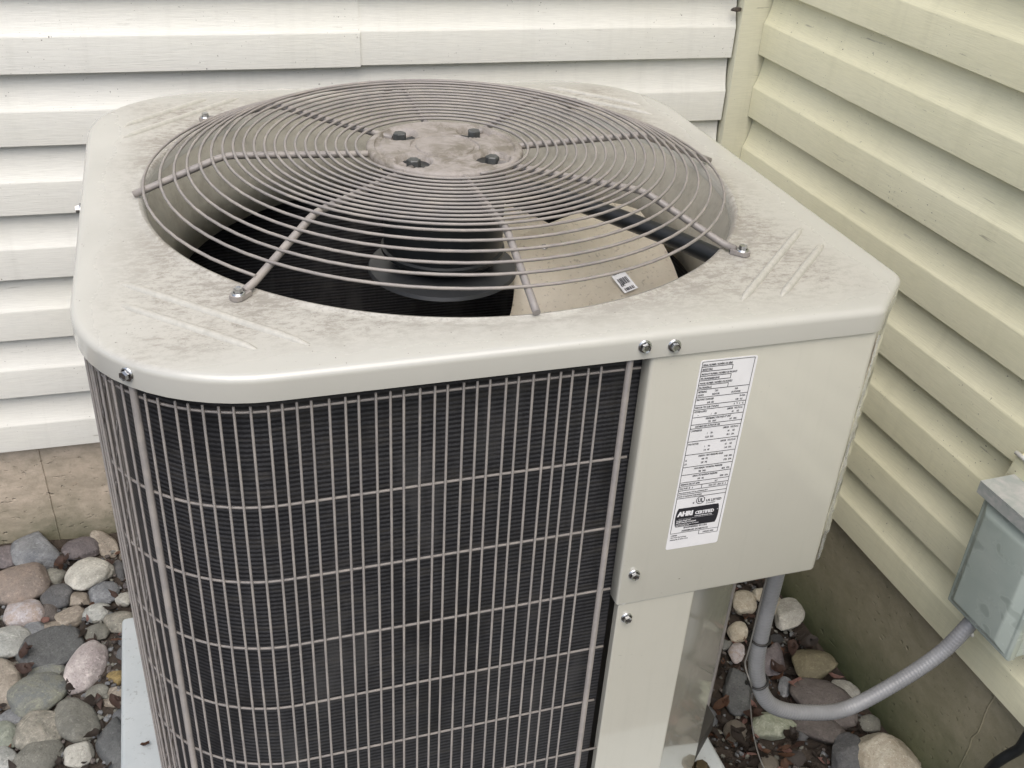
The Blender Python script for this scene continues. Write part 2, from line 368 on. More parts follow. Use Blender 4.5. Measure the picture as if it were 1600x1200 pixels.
def panel_mesh(L,m,seed):
    bm=lap_panel(L,seed); me=bpy.data.meshes.new('siding_panel'); bm.to_mesh(me); bm.free(); me.materials.append(m)
    for p in me.polygons: p.use_smooth=True
    me.set_sharp_from_angle(angle=R_(28)); return me
YB=1.721
back=empty('house_wall',(-2.6,YB,0)); tag(back,'white vinyl siding house wall running behind the air conditioner, palest of the two walls','wall')
pm=panel_mesh(3.5235,M_SIDE,1)
Z0=ZC-.472
for i in range(-15,7):
    z=Z0-.1137*i
    if i==0:
        bm_l=panel_mesh(2.6+.255,M_SIDE,4); inst('siding_panel',bm_l,(0,-.0022,z-.0012),parent=back)
        bm_r=panel_mesh(3.5235-2.6-.245,M_SIDE,6); inst('siding_panel',bm_r,(2.6+.245,.0004,z+.0008),parent=back)
    else: inst('siding_panel',pm,(0,.0006*math.sin(i*2.1),z),parent=back)
ZBOT=Z0-.1137*6
bm=bmesh.new(); box(bm,(1.8,.09,(ZBOT+.02-.3)/2),(3.74,.14,ZBOT+.02+.3))
fb=obj('foundation',bm,M_CONC,back); fb.color=(0,0,0,1)
bm=bmesh.new()   # form lines left by the shuttering: thin raised ridges
for x in (2.243,.95,3.2):
    pts=[(x+.0015*noise.noise(Vector((x,k*.7,0)))+.004*k/14,.0195,ZBOT-.001-.30*k/14) for k in range(15)]
    tube(bm,pts,.0016,5)
obj('form_ridge',bm,M_CONC,back).color=(0,0,0,1)
bm=bmesh.new(); box(bm,(1.75,.13,2.0),(3.5,.2,3.2)); 
bm2=bmesh.new(); box(bm2,(1.8,.125,(ZBOT+2.75)/2),(3.6,.2,2.75-ZBOT-.004)); obj('sheathing',bm2,M_DARKIN,back); bm.free()
# inside corner post
bm=bmesh.new(); prism(bm,[(.9265,1.712),(.9705,1.7125),(.9935,1.7135),(.9935,1.74),(.9265,1.74)],ZBOT-.004,2.7); bevel(bm,.0025,2)
bmesh.ops.translate(bm,verts=bm.verts,vec=(2.6,-YB,0)); obj('corner_post',bm,M_POST,back,smooth=30)

ANG=math.atan2(-.9987,.0512)
right=empty('house_wall',(.9715,1.7135,0),ANG); tag(right,'cream siding house wall on the right, yellowed by painted light and algae, carrying the grey disconnect box','wall')
# local X runs along the wall towards the viewer, local -Y is outwards from the wall (towards the unit)
ZR=ZC-.4635
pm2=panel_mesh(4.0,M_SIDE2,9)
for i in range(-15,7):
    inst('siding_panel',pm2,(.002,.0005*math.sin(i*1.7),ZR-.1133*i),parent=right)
ZBR=ZR-.1133*6
bm=bmesh.new(); box(bm,(2.0,.085,(ZBR+.02-.3)/2),(4.0,.14,ZBR+.02+.3))
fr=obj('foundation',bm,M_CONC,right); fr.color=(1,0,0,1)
bm=bmesh.new(); box(bm,(2.0,.125,(ZBR+2.75)/2),(4.0,.2,2.75-ZBR-.004)); obj('sheathing',bm,M_DARKIN,right)
bm=bmesh.new()
tube(bm,[(.905+.006*noise.noise(Vector((k*.9,3,0)))-.012*k/14,.0145,ZBR-.001-.27*k/14) for k in range(15)],.0016,5)
obj('form_ridge',bm,M_CONC,right).color=(1,0,0,1)
def W(s,o,z):   # point on the right wall: s along, o outwards
    return Vector((.9715+s*.0512-o*.9987, 1.7135-s*.9987-o*.0512, z))

# ------------------------------------------------------------------ equipment pad
UC=Vector((.2593,1.118)); UY=R_(1.356); H0=.16
pad=empty('equipment_pad',(UC.x,UC.y,0),UY); tag(pad,'grey-blue moulded pad under the air conditioner','pad')
bm=bmesh.new(); prism(bm,[(-.465,-.60),(.373,-.60),(.373,.253),(-.465,.253)],-.05,H0); bevel(bm,.008,3)
obj('slab',bm,M_PAD,pad,smooth=40)

# ------------------------------------------------------------------ the air conditioner
ac=empty('air_conditioner',(UC.x,UC.y,H0),UY); tag(ac,'beige outdoor air conditioner with round fan guard on top and black wire-guarded coil','air conditioner')
ZT=.82   # top of the cap above the pad; all heights below are given from the top
def zz(v): return ZT+v
X0,X1,Y0,Y1=-.394,.394,-.3885,.386; CR=.16; CHF=.062
SEGN={}
def outline(ins,crad=CR,n=14,chf=CHF):
    x0,x1,y0,y1=X0+ins,X1-ins,Y0+ins,Y1-ins; r=crad-ins; pts=[]
    def arc(cx,cy,a0,a1):
        for k in range(n+1):
            a=R_(a0+(a1-a0)*k/n); pts.append((cx+r*math.cos(a),cy+r*math.sin(a)))
    c=chf-ins*.586
    # small rounding where the chamfer meets the sides
    def corner(p,pa,pb,q=.010):
        p,pa,pb=Vector(p),Vector(pa),Vector(pb); a=p+(pa-p).normalized()*q; b=p+(pb-p).normalized()*q
        for k in range(6):
            t=k/5; v=(1-t)**2*a+2*t*(1-t)*p+t*t*b; pts.append((v.x,v.y))
    arc(x0+r,y0+r,180,270)
    A=(x1-c,y0); Bq=(x1,y0+c)
    corner(A,(x0,y0),Bq); corner(Bq,A,(x1,y1))
    arc(x1-r,y1-r,0,90); arc(x0+r,y1-r,90,180)
    full=[]
    for i,p in enumerate(pts):
        q=pts[(i+1)%len(pts)]; full.append(p); key=SEGN.setdefault(i,max(1,int(math.hypot(q[0]-p[0],q[1]-p[1])/.012)))
        for k in range(1,key): full.append((p[0]+(q[0]-p[0])*k/key,p[1]+(q[1]-p[1])*k/key))
    return full
NO=len(outline(0))
bm=bmesh.new(); FR=.0072; LIP=-.0245
layers=[(.0016,LIP),(0,LIP),(0,-FR)]
for k in range(1,6):
    a=k/5*PI/2; layers.append((FR*(1-math.cos(a)),-FR+FR*math.sin(a)))
rings=[]
rings.append([bm.verts.new((x,y,zz(LIP+.010))) for x,y in outline(.0016)])
for ins,z in layers: rings.append([bm.verts.new((x,y,zz(z))) for x,y in outline(ins)])
# crown ring then inner opening: pushed onto the circle by angle
def circ(r,z):
    o=[]
    for x,y in outline(FR): a=math.atan2(y,x); o.append(bm.verts.new((r*math.cos(a),r*math.sin(a),zz(z))))
    return o
OR=.3315
rings.append([bm.verts.new((x,y,zz(0))) for x,y in outline(FR+.006)])
rings+= [circ(OR+.014,0.0),circ(OR+.006,0.0),circ(OR+.0035,.0016),circ(OR+.001,.001),circ(OR-.002,-.003),circ(OR-.004,-.012)]
for a,b in zip(rings,rings[1:]):
    for i in range(NO): bm.faces.new((a[i],a[(i+1)%NO],b[(i+1)%NO],b[i]))
# embossed stiffening ribs, two on each corner
bmesh.ops.recalc_face_normals(bm,faces=bm.faces)
cap=obj('top_cap',bm,M_CAP,ac,smooth=40)
def rib(p,q,w=.0042,h=.0036):
    bm=bmesh.new(); p,q=Vector(p),Vector(q); d=(q-p).normalized(); nrm=Vector((-d.y,d.x)); L=(q-p).length; n=16; rows=[]
    for i in range(n+1):
        t=i/n; c=p+d*L*t; s=min(1,(min(t,1-t)*n/1.5)**.5) if 0<t<1 else .05
        rows.append([bm.verts.new((*(c+nrm*w*u*max(.35,s)),zz(-.0004+(h+.0004)*s*(max(0,1-u*u)**.5)))) for u in (-1,-.85,-.5,0,.5,.85,1)])
    for a,b in zip(rows,rows[1:]):
        for k in range(6): bm.faces.new((a[k],a[k+1],b[k+1],b[k]))
    bmesh.ops.recalc_face_normals(bm,faces=bm.faces); obj('stiffening_rib',bm,M_RIB,cap,smooth=True)
for sx,sy in ((-1,-1),(1,-1),(-1,1),(1,1)):
    rib((sx*.353,sy*.199),(sx*.201,sy*.346)); rib((sx*.352,sy*.243),(sx*.244,sy*.345))
SCREW=screw_mesh(M_ZINC)
def facing(nx,ny): return Vector((nx,ny,0)).to_track_quat('Z','Y').to_euler()
def put_screw(x,y,z,nx,ny,par=None,tw=0):
    o=inst('screw',SCREW,(x,y,zz(z)),parent=par or ac); q=Vector((nx,ny,0)).to_track_quat('Z','Y')@Matrix.Rotation(tw,3,'Z').to_quaternion(); o.rotation_euler=q.to_euler(); return o
put_screw(.0855,Y0,-.0115,0,-1,cap,.3); put_screw(.1145,Y0,-.0140,0,-1,cap,.1)
d45=.7071; cxy=X0+CR; put_screw(cxy-CR*d45,Y0+CR-CR*d45,-.0125,-1,-1,cap,.5)
put_screw(X0,.012,-.012,-1,0,cap,.2); put_screw(X0+CR-CR*d45,Y1-CR+CR*d45,-.0125,-1,1,cap,.5); put_screw(X1,.05,-.012,1,0,cap,.2)
# orifice shroud
bm=bmesh.new()
lathe(bm,[(OR-.0035,zz(-.011)),(OR-.006,zz(-.02)),(.318,zz(-.04)),(.313,zz(-.075)),(.312,zz(-.125)),(.3145,zz(-.125)),(.3155,zz(-.075)),(.3205,zz(-.04)),(OR-.0015,zz(-.018)),(OR-.0035,zz(-.011))],96)
obj('fan_shroud',bm,M_SHROUD,ac,smooth=True)
bm=bmesh.new()
o1=outline(.03); a=[bm.verts.new((x,y,zz(-.09))) for x,y in o1]; b=[]
for x,y in o1: an=math.atan2(y,x); b.append(bm.verts.new((.3155*math.cos(an),.3155*math.sin(an),zz(-.09))))
a2=[bm.verts.new((v.co.x,v.co.y,zz(-.093))) for v in a]; b2=[bm.verts.new((v.co.x,v.co.y,zz(-.093))) for v in b]
for i in range(NO):
    j=(i+1)%NO; bm.faces.new((a[i],a[j],b[j],b[i])); bm.faces.new((a2[i],b2[i],b2[j],a2[j])); bm.faces.new((a[i],a2[i],a2[j],a[j])); bm.faces.new((b[i],b[j],b2[j],b2[i]))
obj('shroud_deck',bm,M_SHROUD,ac)
# base pan
def clip(P,n,d):
    out=[]
    for a,b in zip(P,P[1:]+P[:1]):
        fa,fb=n[0]*a[0]+n[1]*a[1]-d,n[0]*b[0]+n[1]*b[1]-d
        if fa<=0: out.append(a)
        if fa*fb<0: t_=fa/(fa-fb); out.append((a[0]+(b[0]-a[0])*t_,a[1]+(b[1]-a[1])*t_))
    return out
bm=bmesh.new(); prism(bm,clip(outline(.012),(.669,-.743),.669*.187+.743*.378),.0,.028); obj('base_pan',bm,M_DARKIN,ac)

# condenser coil wraps three and a half sides: from the front post, clockwise to the right rear
def coil_path(off,step=.0127,x_start=.090,y_end=-.16):
    x0,x1,y0,y1=X0+off,X1-off,Y0+off,Y1-off; r=CR-off; P=[]
    segs=[('l',(x_start,y0),(x0+r,y0)),('a',(x0+r,y0+r),270,180),('l',(x0,y0+r),(x0,y1-r)),('a',(x0+r,y1-r),180,90),('l',(x0+r,y1),(x1-r,y1)),('a',(x1-r,y1-r),90,0),('l',(x1,y1-r),(x1,y_end))]
    fine=[]
    for s in segs:
        if s[0]=='l':
            a,b=Vector(s[1]),Vector(s[2]); n=max(1,int((b-a).length/.002))
            fine+=[a+(b-a)*i/n for i in range(n)]
        else:
            c=Vector(s[1]); n=int(r*PI/2/.002)
            fine+=[c+r*Vector((math.cos(R_(s[2]+(s[3]-s[2])*i/n)),math.sin(R_(s[2]+(s[3]-s[2])*i/n)))) for i in range(n)]
    fine.append(Vector(segs[-1][2]))
    out=[fine[0]]; acc=0
    for p,q in zip(fine,fine[1:]):
        acc+=(q-p).length
        if acc>=step: out.append(q); acc-=step
    return out
bm=bmesh.new(); po=coil_path(.024,.012,.098); pi_=[]
for i,p in enumerate(po):
    t=(po[min(i+1,len(po)-1)]-po[max(i-1,0)]).normalized(); pi_.append(p+Vector((t.y,-t.x))*.030)
V=[[bm.verts.new((p.x,p.y,z)) for p in pp] for pp,z in ((po,zz(-.012)),(po,.026),(pi_,.026),(pi_,zz(-.012)))]
for k in range(4):
    A,B=V[k],V[(k+1)%4]
    for i in range(len(po)-1): bm.faces.new((A[i],A[i+1],B[i+1],B[i]))
for i in (0,-1): bm.faces.new([V[k][i] for k in range(4)])
bmesh.ops.recalc_face_normals(bm,faces=bm.faces)
obj('condenser_coil',bm,M_COIL,ac,smooth=35)

# coil guard: vertical wires every half inch welded to horizontal wires, a few thick rods
cg=obj('coil_guard',None,mesh=bpy.data.meshes.new('coil_guard_root')) if False else None
GOFF=.0062
gp=coil_path(GOFF,.0127,.0755,-.17)
bm=bmesh.new()
RZ=[-.0385,-.1370,-.2230,-.3065,-.3900,-.4735,-.5580,-.6410,-.7240,-.7950]
fine=coil_path(GOFF+.0019,.010,.0885,-.17)
tube(bm,[(p.x,p.y,zz(RZ[0])) for p in fine],.00135,6)
guard=obj('coil_guard',bm,M_RODX,ac)
for k,z in enumerate(RZ[1:]):
    dx=[-.002,.002,0,.001,-.001,.012,0,.002,0,0][k]
    f2=[Vector((p.x,p.y)) for p in fine]; f2[0].x+=dx
    bm=bmesh.new(); tube(bm,[(p.x,p.y,zz(z)+.0006*noise.noise(Vector((p.x*6,p.y*6,k)))) for p in f2],.0014,6); obj('horizontal_wire',bm,M_RODX,guard)
def vwire(r,z0,z1,name):
    bm=bmesh.new(); lathe(bm,[(0,z0),(r,z0),(r,z1-r*.3),(r*.7,z1),(0,z1)],8); me=bpy.data.meshes.new(name); bm.to_mesh(me); bm.free(); me.materials.append(M_RODX); return me
VW=vwire(.00118,.012,zz(-.0315),'vertical_wire'); TR=vwire(.0033,.004,zz(-.020),'thick_rod')
thick={0,0}
# index of the wire nearest the 45 degree point of the front left corner
tgt=Vector((X0+CR-(CR-GOFF)*d45,Y0+CR-(CR-GOFF)*d45)); i45=min(range(len(gp)),key=lambda i:(gp[i]-tgt).length)
thick={0,i45,i45+17,i45+38,i45+60,len(gp)-1}
for i,p in enumerate(gp):
    if i in thick: 
        t=(gp[min(i+1,len(gp)-1)]-gp[max(i-1,0)]).normalized(); nn=Vector((t.y,-t.x))
        inst('thick_rod',TR,(p.x-nn.x*.0012,p.y-nn.y*.0012,0),parent=guard)
    elif i==1: continue
    else: inst('vertical_wire',VW,(p.x+random.uniform(-.0006,.0006),p.y,0),(random.uniform(-.0008,.0008),random.uniform(-.0008,.0008),random.random()),parent=guard)

# front corner post panel below the control box, folded back at an angle
def sheet(poly,th,z0,z1,bw=.0012,m=M_PANEL,name='panel'):
    bm=bmesh.new(); P=[Vector(p) for p in poly]; inn=[]
    for i,p in enumerate(P):
        t=(P[min(i+1,len(P)-1)]-P[max(i-1,0)]).normalized(); inn.append(p+Vector((-t.y,t.x))*th)
    prism(bm,[(p.x,p.y) for p in P]+[(p.x,p.y) for p in inn[::-1]],z0,z1); bevel(bm,bw,2,25)
    bmesh.ops.recalc_face_normals(bm,faces=bm.faces); return bm
YP=-.3855
bm=sheet([(.0990,YP+.012),(.0990,YP+.0016),(.1865,YP+.0016),(.318,-.2665),(.3165,-.255),(.3155,-.15)],.0025,.02,zz(-.03))
corner=obj('corner_panel',bm,M_PANEL,ac)
put_screw(.1105,YP+.0016,-.3495,0,-1,corner,.2)
# control box cover with its angled right edge
bm=bmesh.new()
prism(bm,[(.0955,YP),(.331,YP),(.3885,-.328),(.3885,-.200),(.355,-.200),(.190,-.365),(.0955,-.365)],zz(-.3295),zz(-.020))
bmesh.ops.recalc_face_normals(bm,faces=bm.faces); bevel(bm,.0035,3,25)
for v in bm.verts: pass
cpan=obj('control_panel',bm,M_PANEL,ac,smooth=35)
put_screw(.1108,YP,-.2872,0,-1,cpan,.4)
# wrinkled remains of the shipping film along the angled edge
bm=bmesh.new(); rows=[]
for k in range(60):
    t=k/59; z=zz(-.030-.285*t); e=.004*noise.noise(Vector((k*.23,0,1)))+.0035*noise.noise(Vector((k*.7,2,1)))
    wv=(.006+.008*t**1.5*(1 if t<.9 else (1-t)*10))*(1+.3*noise.noise(Vector((k*.4,7,0))))
    rows.append([bm.verts.new((.333+wv*u*.72+.001,YP+.0015-.0022*math.sin(u*PI)-(.002+e)*u+wv*u*.62,z)) for u in (0,.33,.66,1)])
for a,b in zip(rows,rows[1:]):
    for i in range(3): bm.faces.new((a[i],a[i+1],b[i+1],b[i]))
bmesh.ops.solidify(bm,geom=bm.faces[:],thickness=.0002)
obj('peeling_film',bm,M_FILM,cpan,smooth=True)
bm=bmesh.new(); rw=[]  # thin orange strip at the top of the angled edge
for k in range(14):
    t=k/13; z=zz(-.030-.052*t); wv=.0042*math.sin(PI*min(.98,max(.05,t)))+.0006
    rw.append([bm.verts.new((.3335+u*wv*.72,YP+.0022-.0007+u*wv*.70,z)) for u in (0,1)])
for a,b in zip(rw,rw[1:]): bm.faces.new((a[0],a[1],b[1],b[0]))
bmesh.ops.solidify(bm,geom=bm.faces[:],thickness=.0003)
obj('orange_streak',bm,simple('orange streak',(.36,.14,.05),.8,var=.5,vs_=120),cpan)

# ---------------- data plate on the control panel
LW,LH=.0590,.2255; LX,LZ=.1735,-.1484
lab=empty  # placed in panel coordinates: label x 0..LW, y 0..LH from top
def rrect(w,h,r,n=5):
    pts=[]
    for cx,cy,a0 in ((w-r,r,-90),(w-r,h-r,0),(r,h-r,90),(r,r,180)):
        for k in range(n+1): a=R_(a0+90*k/n); pts.append((cx+r*math.cos(a),cy+r*math.sin(a)))
    return pts
TILT=R_(.9)
def to_panel(x,y,d):   # label plane -> unit local
    cx,cy=x-LW/2,-(y-LH/2)
    return Vector((LX+cx*math.cos(TILT)+cy*math.sin(TILT),YP-d,zz(LZ)-cx*math.sin(TILT)+cy*math.cos(TILT)))
bm=bmesh.new(); p1=[bm.verts.new(to_panel(x,y,.0004)) for x,y in rrect(LW,LH,.0025)]; p0=[bm.verts.new(to_panel(x,y,-.0004)) for x,y in rrect(LW,LH,.0025)]
bm.faces.new(p1)
for i in range(len(p1)): bm.faces.new((p1[i],p0[i],p0[(i+1)%len(p0)],p1[(i+1)%len(p1)]))
bmesh.ops.recalc_face_normals(bm,faces=bm.faces)
obj('data_label',bm,M_LABEL,cpan)
MP=[to_panel]
def text_geo(items,depth,bm=None,mp=None):
    mp=mp or MP[0]
    bm=bm or bmesh.new()
    for s,x,y,h,al,sq in items:
        cu=bpy.data.curves.new('t','FONT'); cu.body=s; cu.size=h*1.35; cu.align_x=al; cu.resolution_u=2; cu.offset=h*.045
        o=bpy.data.objects.new('t',cu); me=o.to_mesh()
        vs_=[bm.verts.new(mp(x+v.co.x*sq,y-v.co.y,depth)) for v in me.vertices]
        for p in me.polygons:
            try: bm.faces.new([vs_[i] for i in p.vertices])
            except ValueError: pass
        o.to_mesh_clear(); bpy.data.objects.remove(o); bpy.data.curves.remove(cu)
    return bm
def quad(bm,x0,y0,x1,y1,d,mp=None):
    mp=mp or MP[0]; bm.faces.new([bm.verts.new(mp(x,y,d)) for x,y in ((x0,y0),(x1,y0),(x1,y1),(x0,y1))])
def hl(bm,x0,x1,y,d=.0006,t=.00028,mp=None): quad(bm,x0,y-t,x1,y+t,d,mp)
def vl(bm,x,y0,y1,d=.0006,t=.00028,mp=None): quad(bm,x-t,y0,x+t,y1,d,mp)
mm=.001; h1=1.75*mm; T=[]; bm=bmesh.new()
L0,L1=2*mm,56*mm
hl(bm,L0,L1,1.6*mm); vl(bm,L0,1.6*mm,204.6*mm); vl(bm,L1,1.6*mm,204.6*mm); hl(bm,L0,L1,204.6*mm)
MP[0]=lambda x,y,d: to_panel(x,y*1.195,d)
rows=[('SERIAL NUMBER / NUMÉRO DE SÉRIE','2602E12962'),('PRODUCT NUMBER / NUMÉRO DE PRODUIT','PA13NA036000AAAE'),('MODEL NUMBER / NUMÉRO DE MODÈLE','PA13NA036-G')]
y=2.0
for a,b_ in rows:
    T.append((a,3*mm,(y+3.1)*mm,h1,'LEFT',.78)); hl(bm,L0,(34 if 'MODEL' not in a else 33)*mm,(y+4)*mm); T.append((b_,3*mm,(y+7.2)*mm,1.95*mm,'LEFT',.8)); hl(bm,L0,(34 if 'MODEL' not in a else 33)*mm,(y+8)*mm); vl(bm,(34 if 'MODEL' not in a else 33)*mm,(y+4)*mm,(y+8)*mm); y+=8.3
hl(bm,L0,L1,26.6*mm)
def R(y,*it):
    for s,x,al in it: T.append((s,x*mm,y*mm,h1,al,.8))
R(29.6,('METERING',3,'LEFT'),('TXV',22,'CENTER'),('N/A',43,'CENTER')); R(32.6,('DEVICE',3,'LEFT'),('INDOOR',22,'CENTER'),('OUTDOOR',43,'CENTER')); hl(bm,L0,L1,33.8*mm)
R(36.8,('FACTORY CHARGED',3,'LEFT'),('R-410A',54,'RIGHT')); R(40,('6.00  LBS',18,'CENTER'),('3.00   KG',48,'CENTER')); hl(bm,L0,L1,41.2*mm)
R(44.2,('INDOOR TXV SUB COOLING',3,'LEFT'),('8   °F   4   °C',54,'RIGHT')); hl(bm,L0,L1,45.4*mm)
R(48.2,('POWER SUPPLY',3,'LEFT'),('208/230   VOLTS AC',54,'RIGHT')); R(51.4,('~',7,'LEFT'),('1      PH',24,'CENTER'),('60      HZ',47,'CENTER')); hl(bm,L0,L1,52.6*mm)
R(55.4,('PERMISSIBLE VOLTAGE AT UNIT',30,'CENTER')); R(58.4,('253   MAX',24,'CENTER'),('197   MIN',46,'CENTER')); hl(bm,L0,L1,59.6*mm)
R(62.4,('SUITABLE FOR OUTDOOR USE',20,'CENTER')); hl(bm,L0,L1,63.4*mm)
R(66.4,('COMPRESSOR',3,'LEFT'),('208/230   VOLTS AC',54,'RIGHT')); R(70,('1      PH',24,'CENTER'),('60      HZ',47,'CENTER')); R(73.6,('12.20   RLA',24,'CENTER'),('80.1   LRA',47,'CENTER')); hl(bm,L0,L1,76*mm)
R(79.4,('FAN MOTOR',3,'LEFT'),('208/230   VOLTS AC',54,'RIGHT')); R(83,('1      PH',24,'CENTER'),('60      HZ',47,'CENTER')); R(86.6,('1/4   HP',24,'CENTER'),('1.40   FLA',47,'CENTER')); hl(bm,L0,L1,89*mm)
R(92,('DESIGN / TEST PRESSURE GAGE',30,'CENTER')); R(95.4,('HI',3,'LEFT'),('450   PSI',24,'CENTER'),('3103   KPA',54,'RIGHT')); R(99,('LO',3,'LEFT'),('250   PSI',24,'CENTER'),('1724   KPA',54,'RIGHT')); hl(bm,L0,L1,101.4*mm)
R(104.4,('MAX DESIGN / WORKING PRESSURE',30,'CENTER')); R(107.8,('700   PSIG',24,'CENTER'),('4826   KPA',54,'RIGHT')); hl(bm,L0,L1,109.2*mm)
R(112,('ABSOLUTE MAXIMUM PRESSURE',28,'CENTER')); R(115.4,('870   PSI',24,'CENTER'),('5998   KPA',54,'RIGHT')); hl(bm,L0,L1,117*mm)
R(120,('MINIMUM CIRCUIT AMPS',3,'LEFT'),('16.7',42,'CENTER')); hl(bm,L0,L1,121.2*mm)
R(124.2,('MAX FUSE  25   A',3,'LEFT'),('MAX CKT - BKR  25   A',54,'RIGHT')); vl(bm,27*mm,121.2*mm,125.4*mm); hl(bm,L0,L1,125.4*mm)
T.append(('Short-circuit current: 5 kA rms, symmetrical, 230 V',3*mm,128.4*mm,1.4*mm,'LEFT',.8)); hl(bm,L0,L1,129.6*mm)
T.append(('DATE OF MANUFACTURE 07/2022',3*mm,132.4*mm,1.5*mm,'LEFT',.85)); hl(bm,L0,L1,133.6*mm)
bm=text_geo(T,.0006,bm); MP[0]=to_panel
def ring(bm,cx,cy,r,t,d,n=32):
    a=[bm.verts.new(to_panel(cx+r*math.cos(2*PI*k/n),cy+r*math.sin(2*PI*k/n),d)) for k in range(n)]; b=[bm.verts.new(to_panel(cx+(r-t)*math.cos(2*PI*k/n),cy+(r-t)*math.sin(2*PI*k/n),d)) for k in range(n)]
    for k in range(n): bm.faces.new((a[k],a[(k+1)%n],b[(k+1)%n],b[k]))
ring(bm,29*mm,165*mm,4.9*mm,.75*mm,.0006)
T=[('UL',29*mm,167.4*mm,5.0*mm,'CENTER',.72),('c',21.6*mm,168.5*mm,3.2*mm,'CENTER',1),('US LISTED',35.4*mm,168*mm,3.0*mm,'LEFT',.95),('AC EQUIPMENT',36*mm,170.6*mm,1.2*mm,'LEFT',.9),
 ('ENGINEERED IN USA',29*mm,199.4*mm,2.2*mm,'CENTER',.95),('ASSEMBLED IN MEXICO',29*mm,203.4*mm,2.2*mm,'CENTER',.95),('340252-400',45*mm,208.6*mm,2.0*mm,'CENTER',.95),
 ('CARRIER',3*mm,208.2*mm,1.5*mm,'LEFT',.9),('7310 West Morris Street',3*mm,210.9*mm,1.5*mm,'LEFT',.85),('Indianapolis, IN 46231 U.S.A.',3*mm,213.6*mm,1.5*mm,'LEFT',.85)]
hl(bm,34.5*mm,L1,210*mm); vl(bm,34.5*mm,204.6*mm,210*mm); vl(bm,L1,204.6*mm,210*mm)
bm=text_geo(T,.0006,bm)
# black certification badge with bowed ends
bx0,bx1,by0,by1=4.2*mm,52.5*mm,172.6*mm,196.6*mm; pts=[]
def badge(cx,cy,r,a0,a1): 
    return [(cx+r*math.cos(R_(a0+(a1-a0)*k/5)),cy+r*math.sin(R_(a0+(a1-a0)*k/5))) for k in range(6)]
rr=3*mm
for cx,cy,a0 in ((bx1-rr,by1-rr*.4,0),): pass
pts=[(bx0+2*mm,by0),(bx1-2*mm,by0)]+[(bx1-2*mm+2.0*mm*math.sin(PI*k/8)**.6,by0+(by1-by0)*k/8) for k in range(1,8)]+[(bx1-2*mm,by1),(bx0+2*mm,by1)]+[(bx0+2*mm-2.0*mm*math.sin(PI*k/8)**.6,by1-(by1-by0)*k/8) for k in range(1,8)]
bm.faces.new([bm.verts.new(to_panel(x,y,.0006)) for x,y in pts])
bmesh.ops.recalc_face_normals(bm,faces=bm.faces)
obj('label_print',bm,M_INK,cpan)
T=[('AHRI',6*mm,182.6*mm,6.2*mm,'LEFT',.88),('AHRI',6.35*mm,182.6*mm,6.2*mm,'LEFT',.88),('AHRI',6.7*mm,182.6*mm,6.2*mm,'LEFT',.88),('CERTIFIED',25.6*mm,182.4*mm,4.2*mm,'LEFT',.80),('CERTIFIED',25.8*mm,182.4*mm,4.2*mm,'LEFT',.80),('TM',49.6*mm,180*mm,1.0*mm,'LEFT',1),('www.ahridirectory.org',25.6*mm,185.2*mm,1.7*mm,'LEFT',.9),
 ('Unitary Small AC',6*mm,189.2*mm,1.8*mm,'LEFT',.95),('AHRI Standard 210/240',6*mm,191.6*mm,1.8*mm,'LEFT',.95),('Certification applies only when the complete',6*mm,193.9*mm,1.1*mm,'LEFT',.95),('system is listed with AHRI',6*mm,195.6*mm,1.1*mm,'LEFT',.95)]
bm=text_geo(T[:1],.0009); bm=text_geo(T[1:2],.00092,bm); bm=text_geo(T[2:3],.00094,bm); bm=text_geo(T[3:4],.0009,bm); bm=text_geo(T[4:5],.00092,bm); bm=text_geo(T[5:],.0009,bm)
hl(bm,8*mm,47*mm,186.4*mm,.0009,.0001)
bmesh.ops.recalc_face_normals(bm,faces=bm.faces)
obj('label_reversed_print',bm,M_INKW,cpan)

# ---------------- fan guard
fg_b=bmesh.new()
HQ=(43,133,223,313); HUBR=.0885; HZ=.0355; BR=.243; BZ=.0425; ER=.3390; EZ=.0052
def leg_z(r):
    if r<=BR-.012: return HZ+(BZ-HZ)*(r-.06)/(BR-.072)
    if r>=BR+.014: return BZ+(EZ-BZ)*(r-BR)/(ER-BR)
    t=(r-BR+.012)/.026; a=leg_z(BR-.012); b=leg_z(BR+.014); return a+(b-a)*t-(-.0018)*4*t*(1-t)*.9
SPR=.0038; WR=.00162
# one continuous wire wound outwards in a spiral over the legs
prof_r=[HUBR+.0035]
rs=[.0925,.1035,.1145,.1255,.1365,.1475,.1585,.1695,.1805,.1915,.2025,.2135,.2245,.2355,.2465,.2590,.2720,.2855,.2995,.3150,.3340]
turns=len(rs)-1; pts=[]; N=72
A0=-80; A1=turns*360+A0-55-(360-360)   # ends near the front left leg
nn_=int(N*(A1-A0)/360)
for k in range(nn_+1):
    a=A0+360*k/N; u=(a-A0)/360; i=min(int(u),len(rs)-2); r=rs[i]+(rs[i+1]-rs[i])*(u-i)
    pts.append((r*math.cos(R_(a)),r*math.sin(R_(a)),zz(leg_z(r)+SPR+WR*.55+.0004*noise.noise(Vector((r*40,a*.02,0))))))
tube(fg_b,pts,WR,6)
